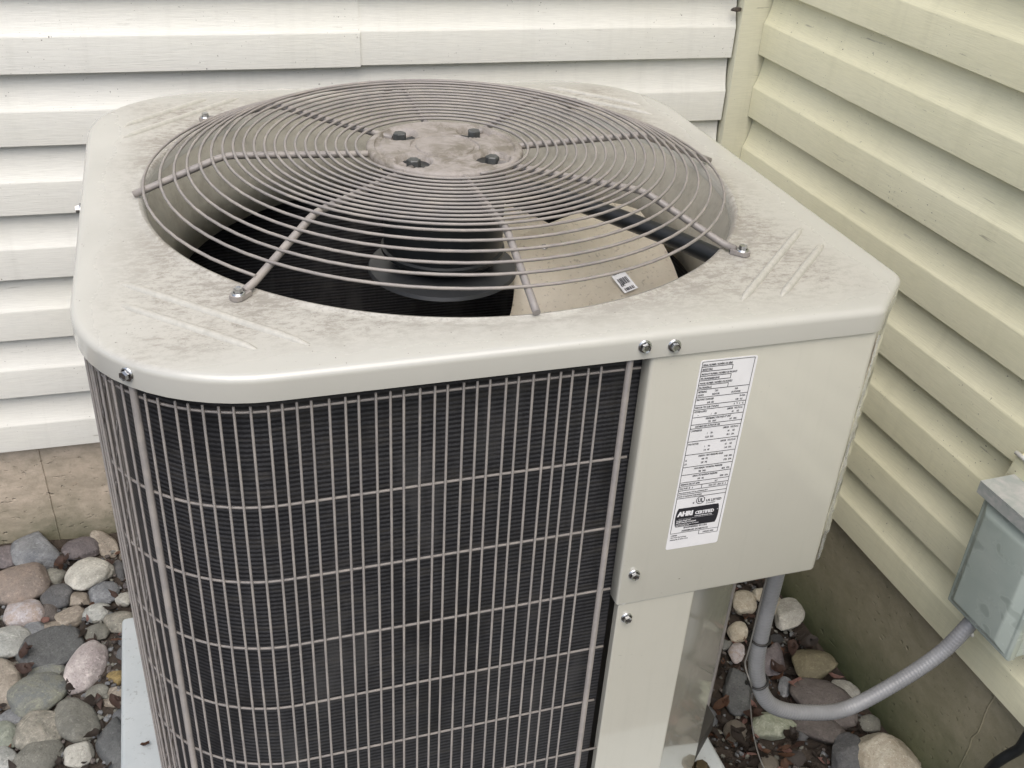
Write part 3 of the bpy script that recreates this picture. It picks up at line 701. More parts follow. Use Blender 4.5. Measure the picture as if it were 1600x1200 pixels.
# the flat outer ring lying on the cap
guard2=obj('fan_guard',fg_b,M_GRILL,ac)
for k in range(8):
    a=45*k; bm=bmesh.new(); r_in=.070
    diag=k%2==1; r_end=.3480 if diag else ER
    rr_=[r_in+(BR-.012-r_in)*j/6 for j in range(7)]+[BR-.006,BR,BR+.007,BR+.014]+[BR+.014+(r_end-BR-.014)*j/6 for j in range(1,7)]
    P=[(r,0,zz(max(leg_z(r),.0045))) for r in rr_]
    tube(bm,P,SPR,10)
    if diag:   # flattened and drilled end
        prism(bm,[(.3445,-.0062),(.3585,-.0066),(.3625,-.0045),(.3640,0),(.3625,.0045),(.3585,.0066),(.3445,.0062)],zz(.0008),zz(.0052)); 
    bmesh.ops.recalc_face_normals(bm,faces=bm.faces)
    bmesh.ops.rotate(bm,verts=bm.verts,matrix=Matrix.Rotation(R_(a),3,'Z'))
    leg=obj('guard_leg',bm,M_GRILL,guard2)
    if diag: inst('guard_screw',SCREW,(.3555*math.cos(R_(a)),.3555*math.sin(R_(a)),zz(.0052)),(0,0,k),guard2)
# hub plate with four bolt recesses and a pressed ring
bm=bmesh.new(); hz=zz(HZ+.0065)
prof=[(0,.0002),(.028,.0002),(.0325,.0000),(.0335,-.0016),(.0385,-.0016),(.0395,0),(.072,.0002),(.074,-.0016),(.0785,-.0016),(.0800,.0004),(.0860,-.0002),(.0885,-.0022),(.0890,-.0060),(.0870,-.0066)]
n=128; rg=[]
def rec(r,a,z):
    # sunken pockets round the four bolts
    for q in HQ:
        cx,cy=.0625*math.cos(R_(q)),.0625*math.sin(R_(q)); d=math.hypot(r*math.cos(a)-cx,r*math.sin(a)-cy)
        if d<.0215: 
            t=min(1,max(0,(.0215-d)/.0055)); z-=.0105*t*t*(3-2*t)
    # the ring grooves are only pressed on two sides
    return z
def groove(r,a,z):
    if z<-.001 and .030<r<.042 and abs(math.cos(a))<.45: return z*.45
    if z<-.001 and .07<r<.081 and abs(math.cos(a))<.80: return z*.1
    return z
rl=[0.0]; 
rad=[.004,.009,.014,.019,.024,.028,.0325,.0335,.0360,.0385,.0395,.043,.046,.049,.052,.055,.058,.061,.064,.067,.070,.072,.074,.0765,.0785,.0800,.083,.0860,.0885,.0890,.0870]
def pz(r):
    for (a,za),(b,zb) in zip(prof,prof[1:]):
        if a<=r<=b: return za+(zb-za)*(r-a)/(b-a+1e-9)
    return prof[-1][1]
for i,r in enumerate(rad):
    z=pz(r) if i<len(rad)-2 else (-.0062 if i==len(rad)-2 else -.0068)
    rg.append([bm.verts.new((r*math.cos(2*PI*k/n),r*math.sin(2*PI*k/n),hz+rec(r,2*PI*k/n,groove(r,2*PI*k/n,z)) if r<.0845 else hz+z)) for k in range(n)])
c=bm.verts.new((0,0,hz+.0002))
for k in range(n): bm.faces.new((c,rg[0][k],rg[0][(k+1)%n]))
for a,b in zip(rg,rg[1:]):
    for k in range(n): bm.faces.new((a[k],b[k],b[(k+1)%n],a[(k+1)%n]))
bm.faces.new(rg[-1])
obj('hub_plate',bm,M_HUB,guard2,smooth=50)
HB=bmesh.new(); lathe(HB,[(0,-.006),(.0078,-.006),(.0078,.0072),(.0068,.0082),(0,.0082)],6,False); lathe(HB,[(.0098,-.006),(.0098,-.0015),(.0078,-.001)],18,False)
hbm=bpy.data.meshes.new('hub_bolt'); HB.to_mesh(hbm); HB.free(); hbm.materials.append(M_BOLT)
for q in HQ: inst('hub_bolt',hbm,(.0625*math.cos(R_(q)),.0625*math.sin(R_(q)),hz-.0066),(0,0,q*.3),guard2)
# motor hanging from the hub and the three bladed fan
bm=bmesh.new()
lathe(bm,[(0,zz(.036)),(.060,zz(.036)),(.068,zz(.030)),(.0705,zz(.022)),(.0705,zz(-.078)),(.0735,zz(-.080)),(.0735,zz(-.084)),(.066,zz(-.092)),(.030,zz(-.096)),(0,zz(-.096))],64)
motor=obj('fan_motor',bm,M_MOTOR,ac,smooth=40)
bm=bmesh.new(); lathe(bm,[(0,zz(-.098)),(.045,zz(-.098)),(.088,zz(-.106)),(.090,zz(-.110)),(.045,zz(-.118)),(0,zz(-.118))],48); hubf=obj('fan_hub',bm,M_GREYSTEEL,ac,smooth=40)
def blade(rot,name='fan_blade'):
    bm=bmesh.new(); th=.0016; NR,NA=14,16; rows=[]
    for i in range(NR+1):
        t=i/NR; row=[]
        r=.088+(.297-.088)*t
        for j in range(NA+1):
            u=j/NA
            # leading edge straight from (.07,0) to (.275,.075); trailing edge near x=.045
            la=math.atan2(.075*(r-.07)/.215+.0,max(.02,r)) ; la=R_(24)+math.asin(-.019/r)
            ta=R_(-46-14*t)
            a=ta+(la-ta)*u
            rr=r-.0035*0
            # rounded tip corners
            e=max(0,t-.80)/.20; a=ta+e*e*.20+((la-e*e*.10)-(ta+e*e*.20))*u
            z=zz(-.078-.0014*(21-math.degrees(a))-.008*math.sin(u*PI)*(.4+.6*t))
            row.append(bm.verts.new((rr*math.cos(a),rr*math.sin(a),z)))
        rows.append(row)
    for p,q in zip(rows,rows[1:]):
        for j in range(NA): bm.faces.new((p[j],q[j],q[j+1],p[j+1]))
    bmesh.ops.solidify(bm,geom=bm.faces[:],thickness=th)
    bmesh.ops.recalc_face_normals(bm,faces=bm.faces)
    bmesh.ops.rotate(bm,verts=bm.verts,matrix=Matrix.Rotation(R_(rot),3,'Z'))
    return obj(name,bm,M_BLADE,ac,smooth=40)
b1=blade(0); blade(76)
# bar code sticker and rivet on the near blade
def bz(x,y): 
    a=math.degrees(math.atan2(y,x)); return zz(-.078-.0014*(21-a)-.0075)
bm=bmesh.new(); cx_,cy_=0.2207,-0.0474
def stk(x,y,d): # sticker plane
    x*=.8; y*=.8; X=cx_+x*math.cos(.25)-y*math.sin(.25); Y=cy_+x*math.sin(.25)+y*math.cos(.25); return Vector((X,Y,bz(X,Y)+d))
g=[[bm.verts.new(stk(1.0*(-.0125+.025*i/4),-.019+.038*j/6,.0042)) for i in range(5)] for j in range(7)]
for j in range(6):
    for i in range(4): bm.faces.new((g[j][i],g[j][i+1],g[j+1][i+1],g[j+1][i]))
obj('bar_code_sticker',bm,M_LABEL,b1)
bm=bmesh.new(); x=-.009; rb=random.Random(3)
while x<.008:
    w_=rb.choice([.0006,.001,.0016])
    for y0,y1 in ((-.004,.009),(-.017,-.011)): quad(bm,x,y0,x+w_,y1,.0047,stk)
    x+=w_+rb.choice([.0006,.001])
rv=inst('rivet',SCREW,(0.1341,0.0144,bz(0.1341,0.0144)+.0048),(0,0,0),b1); rv.scale=(.8,.8,.6)
for s,y in (('4076',.0175),('SX',-.007)): text_geo([(s,-.010,-y,.0042,'LEFT',1)],.0047,bm,lambda x,y,d: stk(x,-y,d))
obj('bar_code_print',bm,M_INK,b1)
# conduit carrying the motor leads, from the motor to the control box side
bm=bmesh.new(); tube(bm,catmull([(.05,.03,zz(-.012)),(.10,.108,zz(-.022)),(.155,.030,zz(-.030)),(.205,-.065,zz(-.034)),(.262,-.172,zz(-.036)),(.30,-.245,zz(-.045))],8) if False else catmull([(.060,.022,zz(-.020)),(.125,.012,zz(-.026)),(.19,-.060,zz(-.032)),(.25,-.150,zz(-.036)),(.285,-.215,zz(-.042)),(.30,-.25,zz(-.06))],8),.0105,12)
obj('motor_lead_conduit',bm,M_BLACK,ac,smooth=True)
# compressor and base seen through the blades
bm=bmesh.new(); lathe(bm,[(0,.30),(.05,.295),(.085,.27),(.095,.23),(.095,.04),(0,.03)],40); bmesh.ops.translate(bm,verts=bm.verts,vec=(.06,.02,0)); obj('compressor',bm,M_BLACK,ac,smooth=True)

# ------------------------------------------------------------------ hold-down bolt on the pad corner
bm=bmesh.new(); lathe(bm,[(0,0),(.013,0),(.013,.0025),(.0095,.003)],24); lathe(bm,[(.0095,.0028),(.0095,.010),(.0082,.0118),(0,.0118)],6,False)
bo=obj('hold_down_bolt',bm,M_BRASS,pad); bo.location=(0.3341,-0.2630,H0)

# ------------------------------------------------------------------ disconnect box on the right wall
S0,S1=0.8300,0.9542; ZB0,ZB1=0.4036,0.6134; DEP=.062
dbx=empty('disconnect_box',W((S0+S1)/2,0,ZB0),ANG); tag(dbx,'grey-green metal disconnect box on the cream siding, smudged front cover','electrical box')
inv=dbx.matrix_basis.inverted()
def wp(s,o,z): return inv@W(s,o,z)
def wbox(bm,s0,s1,o0,o1,z0,z1):
    v=[bm.verts.new(wp(s,o,z)) for s,o,z in ((s0,o0,z0),(s1,o0,z0),(s1,o1,z0),(s0,o1,z0),(s0,o0,z1),(s1,o0,z1),(s1,o1,z1),(s0,o1,z1))]
    for f in ((0,3,2,1),(4,5,6,7),(0,1,5,4),(1,2,6,5),(2,3,7,6),(3,0,4,7)): bm.faces.new([v[i] for i in f])
bm=bmesh.new(); wbox(bm,S0+.002,S1-.002,0,DEP-.012,ZB0+.002,ZB1); bmesh.ops.recalc_face_normals(bm,faces=bm.faces); bevel(bm,.0015,2); obj('enclosure',bm,M_DBOX,dbx)
# pressed cover: raised field with sloping borders
bm=bmesh.new(); L=[(0,DEP-.014),(0,DEP-.003),(.003,DEP),(.007,DEP),(.019,DEP+.009),(.022,DEP+.0095)]; rg=[]
for ins,o in L:
    k=ins
    rg.append([bm.verts.new(wp(s,o,z)) for s,z in ((S0+k,ZB0+k),(S1-k,ZB0+k),(S1-k,ZB1-.012-k*1.2),(S0+k,ZB1-.012-k*1.2))])
for a,b in zip(rg,rg[1:]):
    for i in range(4): bm.faces.new((a[i],a[(i+1)%4],b[(i+1)%4],b[i]))
bm.faces.new(rg[-1]); bm.faces.new(rg[0][::-1]); bmesh.ops.recalc_face_normals(bm,faces=bm.faces); bevel(bm,.0012,2,12)
obj('cover',bm,M_DBOX,dbx,smooth=30)
bm=bmesh.new(); wbox(bm,S0-.003,S1+.003,0,DEP+.012,ZB1,ZB1+.003); wbox(bm,S0-.003,S1+.003,DEP+.0095,DEP+.012,ZB1-.016,ZB1-.0005); wbox(bm,S0-.003,S0-.0012,.004,DEP+.009,ZB1-.016,ZB1-.0005); wbox(bm,S1+.0012,S1+.003,.004,DEP+.009,ZB1-.016,ZB1-.0005)
bmesh.ops.recalc_face_normals(bm,faces=bm.faces); obj('rain_hood',bm,M_LID,dbx)
bm=bmesh.new(); q=[wp(0.8759+.0075*math.cos(2*PI*k/16),0.0515+.003*math.sin(2*PI*k/16),0.3825+.0065*math.sin(2*PI*k/16)) for k in range(16)]
tube(bm,q,.0024,6,closed=True); obj('seal_tab',bm,M_WHITEP,dbx)
bm=bmesh.new(); bmesh.ops.create_cone(bm,cap_ends=True,segments=8,radius1=.017,radius2=.017,depth=.012); bmesh.ops.translate(bm,verts=bm.verts,vec=wp(S0+.030,.030,ZB0-.006)); obj('conduit_lock_nut',bm,M_ZINC,dbx)
# cream mounting block behind and above the box
mb=empty('mounting_block',W(0.8078+.06,0,0.6441-.1),ANG); tag(mb,'cream plastic mounting block with a raised lip behind the grey box','mounting block')
inv2=mb.matrix_basis.inverted()
bm=bmesh.new(); v=[(0.8078,0.6441-.060),(0.8078+.2,0.6441-.060),(0.8078+.2,0.6441),(0.8078+.012,0.6441)]
f0=[bm.verts.new(inv2@W(s,-.002,z)) for s,z in v]; f1=[bm.verts.new(inv2@W(s,.018,z)) for s,z in v]
bm.faces.new(f0[::-1]); bm.faces.new(f1)
for i in range(4): bm.faces.new((f0[i],f0[(i+1)%4],f1[(i+1)%4],f1[i]))
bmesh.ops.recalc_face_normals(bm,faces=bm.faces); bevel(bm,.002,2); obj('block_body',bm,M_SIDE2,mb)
bm=bmesh.new(); a=[inv2@W(0.8078+.010+.19*k/8,.019,0.6441+.002) for k in range(9)]; tube(bm,a,.0032,8); obj('block_lip',bm,M_WHITEP,mb)

# ------------------------------------------------------------------ flexible conduit with its ties and a thin cable
CP=[Vector((0.6285,0.8416,0.7200)),Vector((0.6285,0.8416,0.5416)),Vector((0.6284,0.8416,0.4531)),Vector((0.6339,0.8416,0.3872)),Vector((0.6526,0.8414,0.3310)),Vector((0.6814,0.8410,0.2945)),Vector((0.7292,0.8405,0.2720)),Vector((0.7983,0.8397,0.2613)),Vector((0.8721,0.8389,0.2977)),Vector((0.9318,0.8383,0.3449)),Vector((0.9631,0.8379,0.3948)),Vector((0.9842,0.8491,0.4042))]
path=catmull(CP,14)
cr=.0110; L_=[0]
for a,b in zip(path,path[1:]): L_.append(L_[-1]+(b-a).length)
# resample finely for the shallow helical ribs
tot=L_[-1]; fine=[]; j=0
for i in range(int(tot/.0013)):
    d=i*.0013
    while L_[j+1]<d: j+=1
    t=(d-L_[j])/(L_[j+1]-L_[j]); fine.append(path[j].lerp(path[j+1],t))
cdt=empty('flexible_conduit',CP[0]); tag(cdt,'grey flexible conduit looping from the air conditioner to the grey disconnect box','conduit')
def off(bm,o): bmesh.ops.translate(bm,verts=bm.verts,vec=-Vector(o))
bm=bmesh.new(); tube(bm,fine,cr,16,rf=lambda i: cr*(1+.014*(1 if (i%4)<2 else -1))); off(bm,CP[0]); obj('conduit_jacket',bm,M_PIPE,cdt)
def at(d):
    i=min(len(fine)-2,int(d/.0013)); return fine[i],(fine[i+1]-fine[i]).normalized()
for d,lab_ in ((0.2801,'upper black nylon tie round the straight part of the grey conduit'),(0.3641,'lower black nylon tie round the bend of the grey conduit')):
    p,t=at(d); u=t.cross(Vector((0,1,0))).normalized(); v=t.cross(u)
    o=empty('cable_tie',p); tag(o,lab_,'cable tie','black ties on the grey conduit')
    bm=bmesh.new(); tube(bm,[(cr+.0022)*(math.cos(2*PI*k/24)*u+math.sin(2*PI*k/24)*v)+t*.002*math.sin(2*PI*k/24) for k in range(24)],.0017,6,closed=True); obj('strap',bm,M_TIE,o)
    bm=bmesh.new(); box(bm,-(cr+.005)*Vector((1,0,0)),(.005,.004,.005)); obj('tie_head',bm,M_TIE,o)
pa,ta_=at(.30*tot*.2); pts=[at(.02)[0]+Vector((-.015,-.004,0)),at(0.2801)[0]+Vector((-.0155,-.004,0)),at((0.2801+0.3641)/2)[0]+Vector((-.019,-.004,0)),at(0.3641)[0]+Vector((-.0135,-.008,0)),Vector((0.7729,1.0220,0.0900)),Vector((0.7691,0.9899,0.0500)),Vector((0.7647,0.9574,0.0350)),Vector((0.7666,0.9308,0.0200))]
bm=bmesh.new(); tube(bm,catmull(pts,8),.0012,6); off(bm,pts[0]); o=obj('thin_cable',bm,M_GREYWIRE); o.location=pts[0]; tag(o,'thin grey cable tied to the conduit and dropping into the leaves','cable')
bm=bmesh.new(); tube(bm,catmull([(1.0908,0.8158,0.0200),(0.9996,0.7455,0.1901),(1.0008,0.7206,0.2590),(1.0024,0.6890,0.3252),(1.0144,0.4890,0.3252),(1.0224,0.2390,0.2052),(0.9824,-0.0110,0.0150)],8),.0075,12); off(bm,(1.0908,0.8158,0.0200)); o=obj('black_cable',bm,M_BLACK); o.location=(1.0908,0.8158,0.0200); tag(o,'thick black cable rising along the foundation in the bottom right corner','cable')

# ------------------------------------------------------------------ stones
def stone_bm(a,b,c,kd,seed,sub=4):
    rd=random.Random(seed); bm=bmesh.new(); bmesh.ops.create_icosphere(bm,subdivisions=sub,radius=1)
    pl=[]
    npl={'rnd':7,'ang':12,'slab':9}[kd]; lo,hi={'rnd':(.74,.97),'ang':(.56,.86),'slab':(.66,.92)}[kd]
    for _ in range(npl):
        v=Vector((rd.gauss(0,1),rd.gauss(0,1),rd.gauss(0,1)*(.7 if kd!='slab' else .35))).normalized(); pl.append((v,rd.uniform(lo,hi)))
    if kd=='slab': pl+=[(Vector((rd.uniform(-.08,.08),rd.uniform(-.08,.08),1)).normalized(),.48),(Vector((0,0,-1)),.5)]
    s=Vector((seed*3.1,seed*1.7,0)); k={'rnd':9,'ang':22,'slab':26}[kd]
    for vt in bm.verts:
        d=vt.co.normalized(); acc=1.0
        for nv,dd in pl:
            q=d.dot(nv)
            if q>.05: acc+=(q/dd)**k
        r=acc**(-1/k)
        r*=1+(.07 if kd=='rnd' else .05)*noise.noise(d*1.7+s)+.034*noise.noise(d*4+s)+.016*noise.noise(d*10+s)+.008*noise.noise(d*24+s)
        vt.co=d*r
    mx=[max(abs(v.co[i]) for v in bm.verts) for i in range(3)]
    for v in bm.verts: v.co=Vector((v.co.x*a/mx[0],v.co.y*b/mx[1],v.co.z*c/mx[2]))
    return bm
STONES=[
(-0.388,1.691,0.049,0.0453,0.0566,0.0249,0.23,'ang','bluegrey','angular blue-grey rock with a flat top leaning at the foundation'),
(-0.309,1.690,0.044,0.0373,0.0360,0.0159,0.01,'rnd','purple','purple-brown pebble touching the foundation beside the angular blue-grey rock'),
(-0.267,1.703,0.042,0.0206,0.0454,0.0128,0.50,'ang','tan','upright tan rock between the foundation and the coil guard'),
(-0.289,1.611,0.047,0.0475,0.0462,0.0209,0.39,'rnd','white','large off-white oval pebble below the purple-brown pebble'),
(-0.414,1.608,0.049,0.0656,0.0557,0.0250,0.04,'rnd','brown','large orange-brown boulder at the left edge of the photo'),
(-0.446,1.698,0.044,0.0351,0.0368,0.0161,0.26,'rnd','purple','mauve-grey pebble by the foundation at the far left edge'),
(-0.357,1.619,0.041,0.0276,0.0259,0.0117,0.48,'rnd','olive','flattish olive-grey pebble just above the dark grey one'),
(-0.343,1.565,0.043,0.0308,0.0334,0.0153,0.04,'rnd','dark','dark grey rounded pebble left of the large off-white oval'),
(-0.398,1.531,0.046,0.0355,0.0429,0.0197,0.69,'rnd','lilac','pale lilac pebble with orange stains below the orange-brown boulder'),
(-0.355,1.528,0.041,0.0182,0.0345,0.0113,-0.12,'rnd','darkbrown','small dark brown-grey stone right of the pale lilac pebble'),
(-0.263,1.557,0.042,0.0281,0.0279,0.0129,0.43,'rnd','bluegrey','smooth bluish grey pebble below the off-white oval'),
(-0.305,1.551,0.041,0.0195,0.0230,0.0106,0.80,'ang','tan','small pinkish tan stone left of the bluish grey pebble'),
(-0.273,1.508,0.041,0.0276,0.0239,0.0112,0.09,'rnd','lightgrey','light grey pebble with a pale band, middle of the left gravel bed'),
(-0.229,1.536,0.040,0.0157,0.0210,0.0097,0.15,'ang','white','small white stone beside the coil guard'),
(-0.232,1.475,0.043,0.0249,0.0346,0.0154,0.85,'rnd','tanspeck','speckled tan stone at the upper corner of the grey pad'),
(-0.318,1.506,0.041,0.0277,0.0224,0.0104,0.47,'ang','tan','flat tan-grey chip above the big dark slate'),
(-0.416,1.464,0.046,0.0431,0.0429,0.0201,0.28,'rnd','lightgrey','greenish light-grey speckled boulder cut by the left photo edge'),
(-0.338,1.440,0.042,0.0624,0.0590,0.0124,0.84,'slab','slate','large dark flat slate with a crack across it'),
(-0.271,1.459,0.041,0.0212,0.0247,0.0117,0.18,'rnd','olive','olive-grey round pebble right of the dark slate'),
(-0.283,1.378,0.046,0.0322,0.0608,0.0200,-0.32,'rnd','pink','tilted pinkish white oval stone below the dark slate'),
(-0.408,1.373,0.044,0.0267,0.0587,0.0165,0.29,'rnd','tan','tall tan-olive boulder on the left photo edge'),
(-0.357,1.330,0.047,0.0489,0.0449,0.0219,0.44,'rnd','moss','mossy grey-green boulder below the dark slate'),
(-0.349,1.371,0.042,0.0345,0.0266,0.0128,0.25,'rnd','moss','yellow-green mossy stone tucked under the dark slate'),
(-0.291,1.258,0.046,0.0320,0.0512,0.0198,0.49,'rnd','olive','olive-green egg-shaped stone below the pinkish white one'),
(-0.347,1.252,0.046,0.0420,0.0385,0.0192,0.79,'rnd','tanspeck','tan and green mottled stone left of the olive egg-shaped one'),
(-0.392,1.295,0.040,0.0281,0.0199,0.0098,0.21,'rnd','bluegrey','low blue-grey stone between the tan boulder and the mottled stone'),
(-0.397,1.259,0.042,0.0200,0.0317,0.0124,0.31,'rnd','greenish','greenish pebble near the lower left edge'),
(-0.346,1.202,0.044,0.0423,0.0333,0.0168,0.72,'rnd','olive','grey-tan boulder at the bottom of the left gravel bed'),
(-0.392,1.212,0.041,0.0186,0.0294,0.0115,0.31,'rnd','lightgrey','pale grey pebble in the bottom left corner'),
(-0.286,1.197,0.042,0.0248,0.0263,0.0134,0.23,'ang','white','pale greenish chunk below the olive egg-shaped stone'),
(-0.233,1.199,0.044,0.0268,0.0591,0.0166,0.28,'ang','slate','dark slate block with white specks along the pad'),
(-0.236,1.303,0.038,0.0223,0.0256,0.0057,0.53,'slab','tan','flat olive-tan stone beside the pad above the slate block'),
(-0.235,1.347,0.040,0.0158,0.0186,0.0091,0.52,'ang','ochre','small ochre yellow stone beside the pad'),
(-0.378,1.488,0.041,0.0216,0.0239,0.0112,0.77,'rnd','bluegrey','small grey-blue stone left of the dark slate'),
(-0.348,1.485,0.040,0.0227,0.0190,0.0089,0.23,'rnd','tan','beige pebble just above the dark slate'),
(-0.239,1.621,0.039,0.0125,0.0274,0.0077,0.15,'rnd','dark','small dark grey stone hard against the lower coil guard'),
(-0.384,1.647,0.040,0.0343,0.0194,0.0087,0.32,'rnd','dark','dark stone wedged under the angular blue-grey rock'),
(-0.266,1.316,0.040,0.0213,0.0183,0.0090,0.37,'rnd','olive','brownish grey stone half buried between the pink oval and the pad'),
(0.975,1.240,0.019,0.0310,0.0537,0.0192,-0.67,'ang','white','sharp white rock against the mossy foundation'),
(0.964,1.281,0.016,0.0225,0.0326,0.0139,-0.64,'rnd','cream','cream stone behind the conduit beside the sharp white rock'),
(0.913,1.296,0.016,0.0249,0.0360,0.0154,-0.61,'rnd','cream','whitish stone behind the left side of the hanging conduit'),
(0.869,1.233,0.015,0.0205,0.0298,0.0127,-0.61,'rnd','cream','small pale pinkish pebble between corner panel and conduit'),
(0.963,1.116,0.021,0.0419,0.0512,0.0245,-0.71,'ang','olivebrown','blocky olive-brown rock against the foundation'),
(0.897,1.150,0.018,0.0285,0.0499,0.0177,-0.66,'ang','purple','purple-grey rock right behind the conduit'),
(0.891,1.092,0.012,0.0128,0.0282,0.0079,-0.51,'ang','bluegrey','slim bluish shard between the conduit and the blocky rock'),
(0.993,1.056,0.015,0.0285,0.0275,0.0132,-1.02,'ang','white','pale chip at the foundation foot above the conduit bend'),
(0.937,1.036,0.020,0.0640,0.0443,0.0216,-0.82,'rnd','darkbrown','wide brown-grey slab under the conduit bend'),
(0.897,0.994,0.017,0.0512,0.0313,0.0155,-0.82,'rnd','darkbrown','long rounded brown-grey stone below the conduit bend'),
(0.829,1.013,0.019,0.0361,0.0391,0.0196,-1.12,'ang','greenwhite','greenish white rock under the lowest part of the conduit'),
(0.869,0.990,0.013,0.0135,0.0168,0.0084,-0.72,'rnd','dark','small grey pebble right of the greenish white rock'),
(0.994,0.981,0.013,0.0232,0.0191,0.0094,-0.44,'rnd','olive','greenish grey flat stone by the foundation right of the conduit bend'),
(0.975,0.915,0.025,0.0548,0.0614,0.0304,-1.43,'ang','cream','big cream-white boulder in the lower right of the photo'),
(0.913,0.924,0.018,0.0292,0.0460,0.0181,-0.78,'ang','dark','grey pointed rock left of the big cream boulder'),
(0.804,1.103,0.012,0.0264,0.0581,0.0079,-0.46,'slab','slate','dark bluish slate leaning by the corner panel'),
(0.841,1.179,0.014,0.0177,0.0257,0.0110,-0.62,'ang','lilac','small pale shard beside the corner panel'),
(0.959,1.311,0.014,0.0189,0.0221,0.0101,-0.63,'rnd','cream','small cream stone under the control panel'),
]
placed=[]
for i,(x,y,z,a,b,c,yaw,kd,col,lb) in enumerate(STONES):
    bm=stone_bm(a,b,c,kd,i+3); o=obj('stone' if kd=='rnd' else 'rock',bm,M_ST[col],smooth=True if kd=='rnd' else 50)
    o.location=(x,y,z); rd=random.Random(i); o.rotation_euler=(rd.uniform(-.12,.12),rd.uniform(-.12,.12),yaw)
    tag(o,lb,'stone' if kd=='rnd' else 'rock'); placed.append((x,y,a,b,max(a,b)))
# the filling between them: smaller pebbles, each its own stone
rd=random.Random(11); small=[]
meshes={}
def fill_mesh(kd,col,v):
    k=(kd,col,v)
    if k not in meshes:
        bm=stone_bm(1,.8,.6,kd,100+len(meshes),3); me=bpy.data.meshes.new('pebble'); bm.to_mesh(me); bm.free(); me.materials.append(M_ST[col])
        for p in me.polygons: p.use_smooth=True
        meshes[k]=me
    return meshes[k]
cols={'rnd':['olive','dark','bluegrey','lightgrey','purple','tan'],'ang':['dark','bluegrey','tan','darkbrown']}
words={'olive':'olive-grey','dark':'dark grey','bluegrey':'blue-grey','lightgrey':'light grey','purple':'purple-grey','tan':'tan','darkbrown':'dark brown','cream':'cream'}
def short(l):
    for k in (' leaning',' touching',' between',' below',' at ',' by ',' just',' left',' right',' with',' above',' beside',' cut',' on ',' tucked',' under',' wedged',' near',' in ',' along',' hard',' half',' against',' behind',' of ',' across',', '): l=l.split(k)[0]
    return l
def peb_label(x,y,col,kd):
    bed='left gravel bed' if x<-.1 else 'right gravel bed'
    q=min(STONES,key=lambda q:(q[0]-x)**2+(q[1]-y)**2); dx,dy=x-q[0],y-q[1]
    rel=('right of' if dx>0 else 'left of') if abs(dx)>abs(dy) else ('behind' if dy>0 else 'in front of')
    if math.hypot(dx,dy)>.16: return 'small %s %s in the %s'%(words[col],'pebble' if kd=='rnd' else 'angular pebble','gap behind the air conditioner' if y>1.5 and -.1<x<.93 else bed+', far from the larger rocks')
    return 'small %s %s just %s the %s'%(words[col],'pebble' if kd=='rnd' else 'angular pebble',rel,short(q[9]))
def free(x,y,r,f):
    return all(math.hypot(x-p[0],y-p[1])>(r+(p[2]+p[3])/2)*f for p in placed)
def zone_l(x,y): return -.62<x<-.10 and .95<y<1.715 and not (x>-.222 and y<1.425 ) and not(x>-.13 and y<1.5)
def zone_r(x,y): return .60<x and y<1.66 and y>.72 and x<.958+.0512*(1.715-y) and not (x<.668 and y<1.42)
def zone_b(x,y): return -.1<x<.93 and 1.545<y<1.70
for zn,(x0,x1,y0,y1),N_,gname,szs in ((zone_l,(-.62,-.1,.95,1.715),1500,'pebbles filling the left gravel bed',(.034,.021,.015,.010)),(zone_r,(.60,1.02,.72,1.66),700,'pebbles filling the right gravel bed',(.026,.018,.012)),(zone_b,(-.1,.93,1.545,1.70),160,'pebbles in the gap behind the air conditioner',(.036,.026,.02))):
    for s in szs:
        for _ in range(N_):
            x,y=rd.uniform(x0,x1),rd.uniform(y0,y1); r=s*rd.uniform(.7,1.15)
            if not zn(x,y) or not free(x,y,r,.88): continue
            if zn is zone_r and s<.015 and rd.random()<.5: continue
            if len(small)>225: break
            kd='rnd' if rd.random()<.7 else 'ang'; col=rd.choice(cols[kd])
            o=inst('pebble',fill_mesh(kd,col,rd.randrange(3)),(x,y,gh(x,y)+r*.22),(rd.uniform(-.3,.3),rd.uniform(-.3,.3),rd.uniform(0,6.3))); o.scale=(r,r,r*rd.uniform(.8,1.1))
            where={'l':'in the left gravel bed','r':'in the right gravel bed','b':'in the gap behind the air conditioner'}[{zone_l:'l',zone_r:'r',zone_b:'b'}[zn]]
            tag(o,peb_label(x,y,col,kd),'pebble',gname+', '+words[col]+(' rounded' if kd=='rnd' else ' angular'))
            placed.append((x,y,r,r*.8,r)); small.append(o)
# grit between the stones
bm=bmesh.new(); rd=random.Random(5)
for _ in range(4200):
    if rd.random()<.55: x,y=rd.uniform(-.6,-.12),rd.uniform(.95,1.71)
    else: x,y=rd.uniform(.6,1.0),rd.uniform(.72,1.6)
    if not (zone_l(x,y) or zone_r(x,y)): continue
    r=rd.uniform(.002,.0065); g=bmesh.ops.create_icosphere(bm,subdivisions=1,radius=r)['verts']
    m=Matrix.Translation((x,y,gh(x,y)+r*.6+.004))@Matrix.Rotation(rd.uniform(0,6),4,'Z')@Matrix.Diagonal((1,rd.uniform(.5,1),rd.uniform(.35,.8),1))
    for v in g: v.co=m@(v.co*rd.uniform(.75,1.2))
    mi=rd.randrange(4)
    for v in g:
        for f in v.link_faces: f.material_index=mi
kind(obj('gravel_grit',bm,[M_ST['dark'],M_ST['bluegrey'],M_ST['olive'],M_ST['darkbrown']]),'stuff')
